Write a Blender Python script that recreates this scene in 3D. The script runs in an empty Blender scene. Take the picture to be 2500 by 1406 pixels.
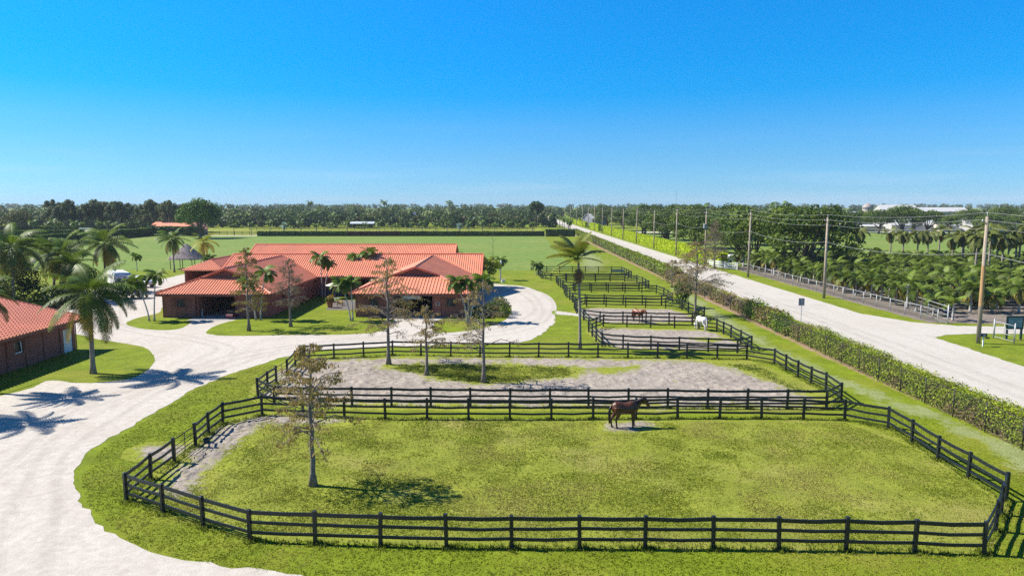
import bpy, bmesh, math, random
import numpy as np
from mathutils import Vector, Matrix
from mathutils.geometry import tessellate_polygon

S = bpy.context.scene
COL = S.collection
R = math.radians
H = 13.5                      # camera height in metres
F = 1700.0                    # focal length in photo pixels (2500 wide)
TH = math.atan(203 / F)       # downward pitch
CT, ST = math.cos(TH), math.sin(TH)

def G(u, v, z=0.0):
    """point of the horizontal plane z seen at photo pixel (u, v)"""
    X = (u - 1250) / F; Y = -(v - 703) / F
    dy = CT + ST * Y; dz = -ST + CT * Y
    t = (z - H) / dz
    return Vector((X * t, dy * t, z))

# ------------------------------------------------------------------ objects
def tag(o, label=None, cat=None, group=None, kind=None):
    if label: o['label'] = label
    if cat: o['category'] = cat
    if group: o['group'] = group
    if kind: o['kind'] = kind
    return o

def empty(name, loc, label=None, cat=None, group=None, rz=0, sc=1):
    o = bpy.data.objects.new(name, None); COL.objects.link(o)
    o.location = loc; o.rotation_euler = (0, 0, rz); o.scale = (sc, sc, sc)
    o.empty_display_size = .3
    return tag(o, label, cat, group)

def link(name, me, parent=None, loc=None, rz=0):
    o = bpy.data.objects.new(name, me); COL.objects.link(o)
    if parent is not None: o.parent = parent
    if loc is not None: o.location = loc
    if rz: o.rotation_euler = (0, 0, rz)
    return o

def copy_tree(o, parent=None):
    c = o.copy(); COL.objects.link(c)
    if parent is not None: c.parent = parent
    for ch in list(o.children): copy_tree(ch, c)
    return c

def mesh_np(name, V, quads=None, tris=None, mats=(), col=None, smooth=False, midx=None):
    V = np.asarray(V, dtype=np.float32).reshape(-1, 3)
    me = bpy.data.meshes.new(name)
    nq = 0 if quads is None else len(quads); nt = 0 if tris is None else len(tris)
    idx = []; st = []
    if nq: idx.append(np.asarray(quads, dtype=np.int32).ravel()); st.append(np.arange(nq, dtype=np.int32) * 4)
    if nt: idx.append(np.asarray(tris, dtype=np.int32).ravel()); st.append(nq * 4 + np.arange(nt, dtype=np.int32) * 3)
    idx = np.concatenate(idx); st = np.concatenate(st)
    me.vertices.add(len(V)); me.vertices.foreach_set('co', V.ravel())
    me.loops.add(len(idx)); me.loops.foreach_set('vertex_index', idx)
    me.polygons.add(nq + nt); me.polygons.foreach_set('loop_start', st)
    if smooth: me.polygons.foreach_set('use_smooth', np.ones(nq + nt, dtype=bool))
    if midx is not None: me.polygons.foreach_set('material_index', np.asarray(midx, dtype=np.int32))
    me.update(calc_edges=True)
    if col is not None:
        C = np.ones((len(V), 4), dtype=np.float32); C[:, :3] = np.asarray(col, dtype=np.float32)
        a = me.attributes.new('col', 'FLOAT_COLOR', 'POINT'); a.data.foreach_set('color', C.ravel())
    for m in mats: me.materials.append(m)
    return me

class MB:
    """collects shapes, builds ONE mesh object"""
    def __init__(s): s.v = []; s.f = []; s.m = []; s.c = []
    def add(s, vs, fs, mi=0, col=(1, 1, 1)):
        b = len(s.v); s.v += [tuple(p) for p in vs]; s.c += [col] * len(vs)
        for f in fs: s.f.append(tuple(b + i for i in f)); s.m.append(mi)
    def box(s, c, d, rz=0, mi=0, col=(1, 1, 1), taper=1.0):
        hx, hy, hz = d[0] / 2, d[1] / 2, d[2] / 2
        ca, sa = math.cos(rz), math.sin(rz); vs = []
        for z in (-1, 1):
            k = taper if z > 0 else 1
            for x, y in ((-1, -1), (1, -1), (1, 1), (-1, 1)):
                px, py = x * hx * k, y * hy * k
                vs.append((c[0] + px * ca - py * sa, c[1] + px * sa + py * ca, c[2] + z * hz))
        s.add(vs, [(3, 2, 1, 0), (4, 5, 6, 7), (0, 1, 5, 4), (1, 2, 6, 5), (2, 3, 7, 6), (3, 0, 4, 7)], mi, col)
    def bar(s, a, b, w, h, mi=0, col=(1, 1, 1), cap=True):
        """rectangular bar from a to b: width w (sideways), height h"""
        a = Vector(a); b = Vector(b); d = (b - a).normalized()
        up = Vector((0, 0, 1)) if abs(d.z) < .95 else Vector((0, 1, 0))
        sd = d.cross(up).normalized(); up = sd.cross(d).normalized()
        vs = [p + sd * (x * w / 2) + up * (y * h / 2) for p in (a, b) for x, y in ((-1, -1), (1, -1), (1, 1), (-1, 1))]
        s.add(vs, [(0, 1, 5, 4), (1, 2, 6, 5), (2, 3, 7, 6), (3, 0, 4, 7)] + ([(3, 2, 1, 0), (4, 5, 6, 7)] if cap else []), mi, col)
    def tube(s, pts, rad, n=8, mi=0, col=(1, 1, 1), cap=True, flat=1.0):
        pts = [Vector(p) for p in pts]
        if not hasattr(rad, '__len__'): rad = [rad] * len(pts)
        b = len(s.v); prev = None
        for i, p in enumerate(pts):
            d = (pts[min(i + 1, len(pts) - 1)] - pts[max(i - 1, 0)])
            d = d.normalized() if d.length > 1e-9 else Vector((0, 0, 1))
            if prev is None:
                ref = Vector((1, 0, 0)) if abs(d.x) < .9 else Vector((0, 1, 0))
                e1 = d.cross(ref).normalized()
            else:
                e1 = (prev - d * prev.dot(d)).normalized()
            prev = e1; e2 = d.cross(e1)
            for k in range(n):
                a = 2 * math.pi * k / n
                s.v.append(tuple(p + (e1 * math.cos(a) + e2 * (math.sin(a) * flat)) * rad[i])); s.c.append(col)
        for i in range(len(pts) - 1):
            for k in range(n):
                k2 = (k + 1) % n
                s.f.append((b + i * n + k, b + i * n + k2, b + (i + 1) * n + k2, b + (i + 1) * n + k)); s.m.append(mi)
        if cap:
            s.f.append(tuple(b + k for k in range(n))[::-1]); s.m.append(mi)
            e = b + (len(pts) - 1) * n
            s.f.append(tuple(e + k for k in range(n))); s.m.append(mi)
    def lathe(s, prof, c=(0, 0, 0), n=16, mi=0, col=(1, 1, 1), wob=0, rnd=None):
        b = len(s.v)
        for r, z in prof:
            for k in range(n):
                a = 2 * math.pi * k / n
                q = r * (1 + (rnd.uniform(-wob, wob) if wob else 0))
                s.v.append((c[0] + q * math.cos(a), c[1] + q * math.sin(a), c[2] + z)); s.c.append(col)
        for i in range(len(prof) - 1):
            for k in range(n):
                k2 = (k + 1) % n
                s.f.append((b + i * n + k, b + i * n + k2, b + (i + 1) * n + k2, b + (i + 1) * n + k)); s.m.append(mi)
        s.f.append(tuple(b + k for k in range(n))[::-1]); s.m.append(mi)
        e = b + (len(prof) - 1) * n
        s.f.append(tuple(e + k for k in range(n))); s.m.append(mi)
    def ball(s, c, r, n=10, mi=0, col=(1, 1, 1)):
        if not hasattr(r, '__len__'): r = (r, r, r)
        m = max(4, n // 2); pr = [(math.sin(math.pi * i / m), -math.cos(math.pi * i / m)) for i in range(m + 1)]
        b = len(s.v)
        for q, z in pr:
            for k in range(n):
                a = 2 * math.pi * k / n
                s.v.append((c[0] + r[0] * q * math.cos(a), c[1] + r[1] * q * math.sin(a), c[2] + r[2] * z)); s.c.append(col)
        for i in range(m):
            for k in range(n):
                k2 = (k + 1) % n
                s.f.append((b + i * n + k, b + i * n + k2, b + (i + 1) * n + k2, b + (i + 1) * n + k)); s.m.append(mi)
    def cyl_x(s, c, r, w, n=16, mi=0, axis='x'):
        d = Vector((w / 2, 0, 0)) if axis == 'x' else Vector((0, w / 2, 0))
        s.tube([Vector(c) - d, Vector(c) + d], r, n, mi)
    def mesh(s, name, mats, smooth=False, bevel=0):
        me = bpy.data.meshes.new(name); me.from_pydata(s.v, [], s.f); me.update()
        if not isinstance(mats, (list, tuple)): mats = [mats]
        for m in mats: me.materials.append(m)
        me.polygons.foreach_set('material_index', s.m)
        if smooth: me.polygons.foreach_set('use_smooth', [True] * len(s.f))
        a = me.attributes.new('col', 'FLOAT_COLOR', 'POINT')
        a.data.foreach_set('color', [x for c in s.c for x in (c[0], c[1], c[2], 1)])
        if bevel:
            bm = bmesh.new(); bm.from_mesh(me)
            bmesh.ops.bevel(bm, geom=list(bm.edges), offset=bevel, segments=1, affect='EDGES', clamp_overlap=True)
            bm.to_mesh(me); bm.free()
        return me
    def build(s, name, mats, parent=None, loc=None, rz=0, smooth=False, bevel=0):
        return link(name, s.mesh(name, mats, smooth, bevel), parent, loc, rz)

# ------------------------------------------------------------------ noise (numpy)
def _h(ix, iy, seed):
    n = (ix.astype(np.int64) * 374761393 + iy.astype(np.int64) * 668265263 + seed * 1442695041) & 0x7fffffff
    n = ((n ^ (n >> 13)) * 1274126177) & 0x7fffffff
    return ((n ^ (n >> 16)) & 0xffff) / 65535.0
def vnoise(x, y, seed=0):
    x = np.asarray(x, dtype=float); y = np.asarray(y, dtype=float)
    ix = np.floor(x); iy = np.floor(y); fx = x - ix; fy = y - iy
    fx = fx * fx * (3 - 2 * fx); fy = fy * fy * (3 - 2 * fy)
    a = _h(ix, iy, seed); b = _h(ix + 1, iy, seed); c = _h(ix, iy + 1, seed); d = _h(ix + 1, iy + 1, seed)
    return a + (b - a) * fx + (c - a) * fy + (a - b - c + d) * fx * fy
def fbm(x, y, seed=0, o=4):
    t = 0; a = .5
    for k in range(o): t = t + a * vnoise(x * 2 ** k, y * 2 ** k, seed + k * 17); a *= .5
    return t / (1 - .5 ** o)

# ------------------------------------------------------------------ materials
MATS = {}
class NT:
    def __init__(s, name):
        s.mat = bpy.data.materials.new(name); s.mat.use_nodes = True
        s.t = s.mat.node_tree; s.t.nodes.clear()
        s.out = s.n('ShaderNodeOutputMaterial')
    def n(s, t, **kw):
        x = s.t.nodes.new(t)
        for k, v in kw.items(): setattr(x, k, v)
        return x
    def l(s, a, b): s.t.links.new(a, b)
    def pos(s):
        if not hasattr(s, '_p'): s._p = s.n('ShaderNodeNewGeometry').outputs['Position']
        return s._p
    def obj(s):
        if not hasattr(s, '_o'): s._o = s.n('ShaderNodeTexCoord').outputs['Object']
        return s._o
    def noise(s, vec, scale, det=4, rough=.55, stretch=None):
        if stretch:
            m = s.n('ShaderNodeMapping'); m.inputs['Scale'].default_value = stretch; s.l(vec, m.inputs['Vector']); vec = m.outputs[0]
        x = s.n('ShaderNodeTexNoise'); x.inputs['Scale'].default_value = scale
        x.inputs['Detail'].default_value = det; x.inputs['Roughness'].default_value = rough
        s.l(vec, x.inputs['Vector']); return x.outputs['Fac']
    def ramp(s, fac, stops):
        r = s.n('ShaderNodeValToRGB'); e = r.color_ramp.elements
        while len(e) < len(stops): e.new(.5)
        for el, (p, c) in zip(e, stops):
            el.position = p; el.color = (c, c, c, 1) if not hasattr(c, '__len__') else (c[0], c[1], c[2], 1)
        s.l(fac, r.inputs[0]); return r.outputs[0]
    def mix(s, fac, a, b, mode='MIX'):
        x = s.n('ShaderNodeMix', data_type='RGBA', blend_type=mode)
        for sock, v in ((x.inputs[0], fac), (x.inputs[6], a), (x.inputs[7], b)):
            if isinstance(v, bpy.types.NodeSocket): s.l(v, sock)
            elif hasattr(v, '__len__'): sock.default_value = (v[0], v[1], v[2], 1)
            else: sock.default_value = v
        return x.outputs[2]
    def math(s, op, a, b=0.0, clamp=False):
        x = s.n('ShaderNodeMath', operation=op, use_clamp=clamp)
        for sock, v in zip(x.inputs, (a, b)):
            if isinstance(v, bpy.types.NodeSocket): s.l(v, sock)
            else: sock.default_value = v
        return x.outputs[0]
    def bump(s, h, strength=.5, dist=.05):
        b = s.n('ShaderNodeBump'); b.inputs['Strength'].default_value = strength; b.inputs['Distance'].default_value = dist
        s.l(h, b.inputs['Height']); return b.outputs[0]
    def attr(s, name='col'):
        a = s.n('ShaderNodeAttribute', attribute_name=name); return a
    def bsdf(s, color, rough=.8, normal=None, spec=.3, metal=0):
        p = s.n('ShaderNodeBsdfPrincipled')
        for sock, v in ((p.inputs['Base Color'], color), (p.inputs['Roughness'], rough)):
            if isinstance(v, bpy.types.NodeSocket): s.l(v, sock)
            elif hasattr(v, '__len__'): sock.default_value = (v[0], v[1], v[2], 1)
            else: sock.default_value = v
        p.inputs['Specular IOR Level'].default_value = spec; p.inputs['Metallic'].default_value = metal
        if normal is not None: s.l(normal, p.inputs['Normal'])
        return p.outputs[0]
    def done(s, shader):
        s.l(shader, s.out.inputs['Surface']); MATS[s.mat.name] = s.mat; return s.mat

def plain(name, c, rough=.6, var=.18, scale=6, spec=.3, metal=0, bump=.0, stretch=None):
    t = NT(name); v = t.obj()
    n = t.noise(v, scale, 5, .6, stretch)
    lo = tuple(x * (1 - var) for x in c); hi = tuple(min(1, x * (1 + var)) for x in c)
    colr = t.ramp(n, [(.3, lo), (.7, hi)])
    nb = t.bump(n, bump, .03) if bump else None
    return t.done(t.bsdf(colr, rough, nb, spec, metal))

def leafmat(name, trans=.3, rough=.5, spec=.35):
    t = NT(name); a = t.mix(1.0, t.attr().outputs['Color'], (1.5, 1.42, 1.25), 'MULTIPLY')
    p = t.bsdf(a, rough, None, spec)
    tr = t.n('ShaderNodeBsdfTranslucent'); t.l(t.mix(.35, a, (1, .9, .2), 'MULTIPLY'), tr.inputs['Color'])
    m = t.n('ShaderNodeMixShader'); m.inputs[0].default_value = trans
    t.l(p, m.inputs[1]); t.l(tr.outputs[0], m.inputs[2])
    return t.done(m.outputs[0])

def grass_color(t, pal, s1=.12, s2=.9, s3=9, dark=.6):
    """pal: dark, mid, light, dry"""
    p = t.pos()
    a = t.noise(p, s1, 4, .6); b = t.noise(p, s2, 4, .65); c = t.noise(p, s3, 3, .7)
    base = t.mix(t.ramp(b, [(.36, 0), (.64, 1)]), pal[0], pal[1])
    base = t.mix(t.ramp(c, [(.40, 0), (.70, 1)]), base, pal[2])
    d = t.noise(p, 3.1, 5, .75)
    base = t.mix(.45, base, t.ramp(t.noise(p, .42, 5, .7), [(.32, (.42, .42, .42)), (.7, (1.5, 1.42, 1.5))]), 'MULTIPLY')
    base = t.mix(t.math('MULTIPLY', t.ramp(d, [(.50, 0), (.66, 1)]), dark), base, tuple(x * .5 for x in pal[0]))
    base = t.mix(t.math('MULTIPLY', t.ramp(a, [(.5, 0), (.72, 1)]), .7), base, pal[3])
    return base, c

G_LAWN = ((.115, .170, .008), (.16, .215, .010), (.21, .265, .018), (.23, .22, .034))
G_PADDOCK = ((.165, .21, .018), (.23, .265, .03), (.285, .31, .05), (.305, .265, .09))
G_FIELD = ((.135, .205, .036), (.155, .225, .042), (.18, .25, .052), (.215, .235, .06))

def grassmat(name, pal, s1=.12, bump=.6, stripes=False, dark=.6):
    t = NT(name); c, h = grass_color(t, pal, s1, dark=dark)
    if stripes:
        m = t.noise(t.pos(), .05, 2, .4, (.25, 4, 1))
        c = t.mix(t.math('MULTIPLY', t.ramp(m, [(.4, 0), (.6, 1)]), .35), c, (.115, .185, .036))
    nb = t.bump(t.noise(t.pos(), 7, 5, .8), bump, .12)
    return t.done(t.bsdf(c, .9, nb, .12))
M_ground = grassmat('grass_ground', G_LAWN, dark=.3)
M_field = grassmat('field_turf', G_FIELD, .03, .1, True, .0)

def gravelmat(name, c0, c1, c2):
    t = NT(name); p = t.pos()
    a = t.noise(p, .16, 5, .65); b = t.noise(p, 2.2, 5, .7); tr = t.noise(p, .5, 4, .6, (1.4, .25, 1))
    c = t.ramp(b, [(.3, c0), (.62, c1)])
    c = t.mix(t.math('MULTIPLY', t.ramp(a, [(.45, 0), (.75, 1)]), .5), c, c2)
    c = t.mix(t.math('MULTIPLY', t.ramp(tr, [(.52, 0), (.7, 1)]), .35), c, tuple(x * .8 for x in c0))
    c = t.mix(t.math('MULTIPLY', t.math('MULTIPLY', t.attr('tr').outputs['Fac'], .55), t.ramp(t.noise(p, .8, 4, .7), [(.35, .2), (.65, .8)])), c, tuple(x * .72 for x in c0))
    fine = t.noise(p, 30, 3, .8)
    c = t.mix(t.math('MULTIPLY', t.ramp(fine, [(.5, 0), (.7, 1)]), .22), c, tuple(x * .55 for x in c0))
    nb = t.bump(t.noise(p, 9, 5, .85), .4, .07)
    return t.done(t.bsdf(c, .95, nb, .1))
M_gravel = gravelmat('shell_gravel', (.41, .375, .33), (.53, .495, .45), (.37, .32, .26))
M_road = gravelmat('shell_road', (.415, .385, .345), (.495, .465, .42), (.40, .36, .305))

def dirtmat(name, pal, d0, d1):
    """bare soil that gives way to grass where attribute m falls"""
    t = NT(name); g, h = grass_color(t, pal)
    p = t.pos()
    n = t.noise(p, 2.6, 5, .7); n2 = t.noise(p, .35, 4, .6)
    d = t.ramp(n, [(.3, d0), (.65, d1)])
    d = t.mix(t.math('MULTIPLY', t.ramp(t.noise(p, 6.5, 3, .7), [(.56, 0), (.64, 1)]), .65), d, tuple(x * .45 for x in d0))
    d = t.mix(t.math('MULTIPLY', t.ramp(n2, [(.45, 0), (.7, 1)]), .4), d, tuple(x * .72 for x in d0))
    m = t.attr('m').outputs['Fac']
    e = t.math('ADD', m, t.math('MULTIPLY', t.math('SUBTRACT', t.noise(p, 1.1, 7, .8), .5), 2.2))
    e = t.math('ADD', e, t.math('MULTIPLY', t.math('SUBTRACT', t.noise(p, .28, 5, .7), .52), 1.5))
    k = t.ramp(e, [(.34, 0), (.66, 1)])
    nb = t.bump(t.noise(p, 11, 4, .8), .5, .06)
    return t.done(t.bsdf(t.mix(k, g, d), .95, nb, .08))
M_dirt = dirtmat('paddock_soil', G_PADDOCK, (.20, .17, .146), (.42, .372, .322))
M_nurs = dirtmat('nursery_soil', G_LAWN, (.15, .125, .11), (.27, .23, .20))
M_track = dirtmat('worn_grass', G_LAWN, (.20, .24, .085), (.27, .30, .14))
M_path = dirtmat('gravel_path', G_LAWN, (.42, .39, .36), (.52, .49, .45))
M_hsoil = dirtmat('hedge_soil', G_LAWN, (.24, .15, .10), (.33, .235, .16))
M_pad = grassmat('paddock_grass', G_PADDOCK, .16, .8, dark=.35)

M_black = plain('black_paint', (.010, .014, .018), .42, .5, 9, .5)
M_roof = None
def roofmat(name, c):
    t = NT(name); o = t.pos()
    n = t.noise(o, .5, 4, .6); f = t.noise(o, 7, 3, .6)
    cc = t.ramp(n, [(.3, tuple(x * .9 for x in c)), (.7, tuple(min(1, x * 1.07) for x in c))])
    cc = t.mix(t.math('MULTIPLY', t.ramp(f, [(.45, 0), (.75, 1)]), .25), cc, tuple(x * .65 for x in c))
    st = t.noise(o, .9, 5, .7, (1, .25, .6))
    cc = t.mix(t.math('MULTIPLY', t.ramp(st, [(.48, 0), (.70, 1)]), .5), cc, (c[0] * .72, c[1] * .8, c[2] * .95))
    return t.done(t.bsdf(cc, .5, None, .35))
M_roof = roofmat('terracotta_metal', (.71, .262, .15))
M_roof2 = roofmat('terracotta_tile', (.78, .31, .19))
M_cap = plain('ridge_metal', (.66, .19, .115), .5, .1, 3)
def sidingmat(name, c):
    t = NT(name); o = t.pos()
    sep = t.n('ShaderNodeSeparateXYZ'); t.l(o, sep.inputs[0])
    fr = t.math('FRACT', t.math('MULTIPLY', sep.outputs[2], 4.6))
    line = t.ramp(fr, [(0, .35), (.10, 1), (.92, 1), (1, .55)])
    n = t.noise(o, 3.2, 5, .65, (.5, .5, 5))
    cc = t.ramp(n, [(.3, tuple(x * .72 for x in c)), (.7, tuple(x * 1.25 for x in c))])
    cc = t.mix(1.0, cc, line, 'MULTIPLY')
    nb = t.bump(line, .5, .03)
    return t.done(t.bsdf(cc, .75, nb, .2))
M_wall = sidingmat('brown_siding', (.30, .112, .085))
M_trim = plain('brown_trim', (.22, .075, .055), .65, .2, 4)
M_dark = plain('dark_interior', (.035, .028, .028), .9, .3, 2)
M_conc = plain('concrete', (.33, .33, .33), .9, .2, 2)
M_glass = plain('window_glass', (.02, .024, .03), .35, .2, 2, .3)
M_white = plain('white_paint', (.72, .72, .71), .45, .06, 3)
M_galv = plain('galvanised_steel', (.40, .41, .42), .5, .15, 8, .4, .15)
M_pole = plain('weathered_wood', (.33, .27, .21), .85, .35, 3, .1, 0, .3, (4, 4, .35))
M_bark = plain('grey_bark', (.19, .165, .14), .9, .4, 5, .1, 0, .5, (2, 2, .6))
M_bark2 = plain('brown_bark', (.13, .10, .075), .9, .4, 5, .1, 0, .5, (2, 2, .5))
def palmbark(name, c):
    t = NT(name); o = t.obj(); sep = t.n('ShaderNodeSeparateXYZ'); t.l(o, sep.inputs[0])
    n = t.noise(o, 4, 4, .6)
    fr = t.math('FRACT', t.math('ADD', t.math('MULTIPLY', sep.outputs[2], 5.5), n))
    ring = t.ramp(fr, [(0, .55), (.25, 1), (1, .9)])
    cc = t.ramp(n, [(.3, tuple(x * .75 for x in c)), (.7, tuple(x * 1.2 for x in c))])
    return t.done(t.bsdf(t.mix(1.0, cc, ring, 'MULTIPLY'), .85, t.bump(ring, .3, .02), .15))
M_palm = palmbark('palm_bark', (.27, .235, .20))
M_palmw = palmbark('pale_palm_bark', (.46, .43, .40))
M_leaf = leafmat('leaf', .28, .55, .2)
def blademat():
    t = NT('grass_blade'); a = t.attr().outputs['Color']; c = t.n('ShaderNodeCombineXYZ'); c.inputs[2].default_value = 1
    g = t.n('ShaderNodeNewGeometry').outputs['Normal']; v = t.n('ShaderNodeVectorMath', operation='ADD'); sc = t.n('ShaderNodeVectorMath', operation='SCALE'); sc.inputs['Scale'].default_value = .45
    t.l(g, sc.inputs[0]); t.l(c.outputs[0], v.inputs[0]); t.l(sc.outputs[0], v.inputs[1]); nn = t.n('ShaderNodeVectorMath', operation='NORMALIZE'); t.l(v.outputs[0], nn.inputs[0])
    tr = t.n('ShaderNodeBsdfTranslucent'); t.l(a, tr.inputs['Color']); m = t.n('ShaderNodeMixShader'); m.inputs[0].default_value = .3
    t.l(t.bsdf(a, .7, nn.outputs[0], .12), m.inputs[1]); t.l(tr.outputs[0], m.inputs[2]); return t.done(m.outputs[0])
M_blade = blademat()
M_frond = leafmat('frond', .30, .5, .25)
M_patio = plain('dark_paving', (.13, .115, .105), .9, .3, 2)
M_thatch = plain('thatch', (.20, .17, .155), .95, .4, 7, .05, 0, .8, (1, 1, 1))
M_wire = plain('cable', (.34, .33, .33), .5, .1, 2)
M_rub = plain('rubber', (.02, .02, .02), .8, .2, 5)
M_teal = plain('dark_teal_paint', (.012, .035, .04), .5, .2, 5)
def meshmat():
    t = NT('chain_link'); p = t.bsdf((.03, .035, .035), .6)
    tr = t.n('ShaderNodeBsdfTransparent'); m = t.n('ShaderNodeMixShader')
    g = t.pos(); sep = t.n('ShaderNodeSeparateXYZ'); t.l(g, sep.inputs[0])
    a = t.math('ADD', sep.outputs[1], sep.outputs[2]); b = t.math('SUBTRACT', sep.outputs[1], sep.outputs[2])
    f = t.math('MAXIMUM', t.math('FRACT', t.math('MULTIPLY', a, 14)), t.math('FRACT', t.math('MULTIPLY', b, 14)))
    k = t.math('GREATER_THAN', f, .9)
    t.l(k, m.inputs[0]); t.l(tr.outputs[0], m.inputs[1]); t.l(p, m.inputs[2])
    return t.done(m.outputs[0])
M_mesh = meshmat()
HAZE = 0.00012; SKY_STR = .085; SUN_STR = 4.6; EXPO = 0.95
# ------------------------------------------------------------------ vegetation generators
def leaf_quads(C, N, L, W, rng):
    """diamond leaves at centres C, normals N, length L, width W -> verts"""
    n = len(C)
    r = rng.normal(size=(n, 3)); t = np.cross(N, r); t /= np.linalg.norm(t, axis=1)[:, None] + 1e-9
    b = np.cross(N, t); b /= np.linalg.norm(b, axis=1)[:, None] + 1e-9
    L = np.broadcast_to(L, n)[:, None] * .5; W = np.broadcast_to(W, n)[:, None] * .5
    bend = N * (L * .25)
    V = np.stack([C - t * L - bend, C + b * W, C + t * L - bend, C - b * W], 1)
    return V.reshape(-1, 3)

def quads_of(n, off=0): return np.arange(n * 4, dtype=np.int32).reshape(-1, 4) + off

def leaf_cloud(lobes, n, size, rng, cols, shell=.55, up=.25, asp=.62):
    """leaves on the shells of lobes (x,y,z,rx,ry,rz)"""
    lb = np.array(lobes, dtype=float); w = (lb[:, 3] * lb[:, 5]); w = w / w.sum()
    k = rng.choice(len(lb), n, p=w)
    d = rng.normal(size=(n, 3)); d /= np.linalg.norm(d, axis=1)[:, None]
    q = shell + (1.06 - shell) * rng.random(n) ** .6
    C = lb[k, :3] + d * lb[k, 3:6] * q[:, None]
    N = d + rng.normal(size=(n, 3)) * .55 + np.array([0, 0, up]); N /= np.linalg.norm(N, axis=1)[:, None]
    L = size * rng.uniform(.7, 1.4, n)
    V = leaf_quads(C, N, L, L * asp, rng)
    cl = np.array(cols); lobec = rng.integers(0, len(cl), len(lb)); ci = np.where(rng.random(n) < .6, lobec[k], rng.integers(0, len(cl), n))
    c = cl[ci] * rng.uniform(.75, 1.25, (n, 1))
    return V, np.repeat(c, 4, 0)

def broadleaf(seed, h, rad, th, n, size, cols, nl=22, flat=.62, bark=None, spread=1.0, limbs=6, tr=.32, open_=.0, lf=1.0):
    """(trunk mesh, crown mesh): spreading tree of height h, crown radius rad, clear trunk th"""
    rng = np.random.default_rng(seed); rnd = random.Random(seed)
    cz = th + (h - th) * .5; hz = (h - th) * .5
    lobes = []
    for i in range(nl):
        a = 2.4 * i + rnd.uniform(-.4, .4); q = math.sqrt((i + .5) / nl)
        top = 1 - (q * .92) ** 2.2
        z = cz + hz * (rnd.uniform(-.55, .1) if q > .8 else (top * rnd.uniform(.2, .85)))
        lr = rad * lf * rnd.uniform(.22, .40)
        lobes.append((math.cos(a) * q * rad * .82 * spread, math.sin(a) * q * rad * .82, z, lr, lr, lr * flat * rnd.uniform(.8, 1.2)))
    V, c = leaf_cloud(lobes, n, size, rng, cols, .5 + open_)
    crown = mesh_np('crown', V, quads_of(n), None, [M_leaf], c)
    mb = MB()
    mb.tube([(0, 0, -.1), (0.05, 0, th * .25), (.1, .05, th * .8)], [tr * 1.5, tr, tr * .85], 9)
    for i in range(limbs):
        lx = lobes[int(i * nl / limbs)]
        a = math.atan2(lx[1], lx[0]); q = math.hypot(lx[0], lx[1]) * .8
        s0 = Vector((.08, .04, th * rnd.uniform(.35, .85)))
        e = Vector((math.cos(a) * q, math.sin(a) * q, lx[2]))
        m = s0.lerp(e, .45) + Vector((0, 0, -(e.z - s0.z) * .12))
        mb.tube([s0, m, e], [tr * .62, tr * .38, tr * .12], 6)
    return mb.mesh('trunk', bark or M_bark, True), crown

def frond(V, T, C, base, az, el, L, droop, nl, ll, rng, col, wind=0.0, ldroop=.5, w=.05, tip=None, roll=0.0):
    """one pinnate leaf: rachis curve with leaflets; appends to lists"""
    p = Vector(base); st = 14; seg = L / st; pts = []
    a = az
    for i in range(st + 1):
        t = i / st
        e = el - droop * t ** 1.15
        a = az + wind * t * math.sin(math.pi - az)  # leans towards -x
        d = Vector((math.cos(e) * math.cos(a), math.cos(e) * math.sin(a), math.sin(e)))
        pts.append((p.copy(), d.copy())); p = p + d * seg
    for i in range(st):                          # rachis as a thin three-sided strip
        (p0, d0), (p1, d1) = pts[i], pts[i + 1]
        s = d0.cross(Vector((0, 0, 1))); s = s.normalized() if s.length > 1e-4 else Vector((1, 0, 0))
        wd = .035 * (1 - i / st) + .008
        b = len(V); V += [p0 - s * wd, p0 + s * wd, p1 + s * wd * .8, p1 - s * wd * .8]
        C += [(col[0] * 1.2, col[1] * 1.05, col[2])] * 4
        T += [(b, b + 1, b + 2), (b, b + 2, b + 3)]
    for k in range(nl):
        t = .12 + .88 * (k + .5) / nl
        i = min(int(t * st), st - 1); f = t * st - i
        p0 = pts[i][0].lerp(pts[i + 1][0], f); d = pts[i][1]
        side = d.cross(Vector((0, 0, 1))); side = side.normalized() if side.length > 1e-4 else Vector((1, 0, 0))
        nrm = side.cross(d).normalized()
        if roll: side = (side * math.cos(roll) + nrm * math.sin(roll)).normalized()
        l = ll * (math.sin(math.pi * min(1, t * .93 + .1)) ** .55) * rng.uniform(.82, 1.12)
        for sg in (-1, 1):
            dr = ldroop * rng.uniform(.7, 1.3)
            v = (side * sg * .82 + d * .55 + nrm * .12).normalized()
            mid = p0 + v * l * .5
            v2 = (v + Vector((-wind * .25, 0, -dr))).normalized()
            end = mid + v2 * l * .55
            ww = d * w
            cc = col if tip is None or rng.random() > .5 else tuple(col[j] * (1 - t) + tip[j] * t for j in range(3))
            s_ = rng.uniform(.75, 1.25); cc = (cc[0] * s_, cc[1] * s_, cc[2] * s_)
            b = len(V); V += [p0 - ww, p0 + ww, mid + ww * .9, mid - ww * .9, end]; C += [cc] * 5
            T += [(b, b + 1, b + 2), (b, b + 2, b + 3), (b + 3, b + 2, b + 4)]

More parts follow.
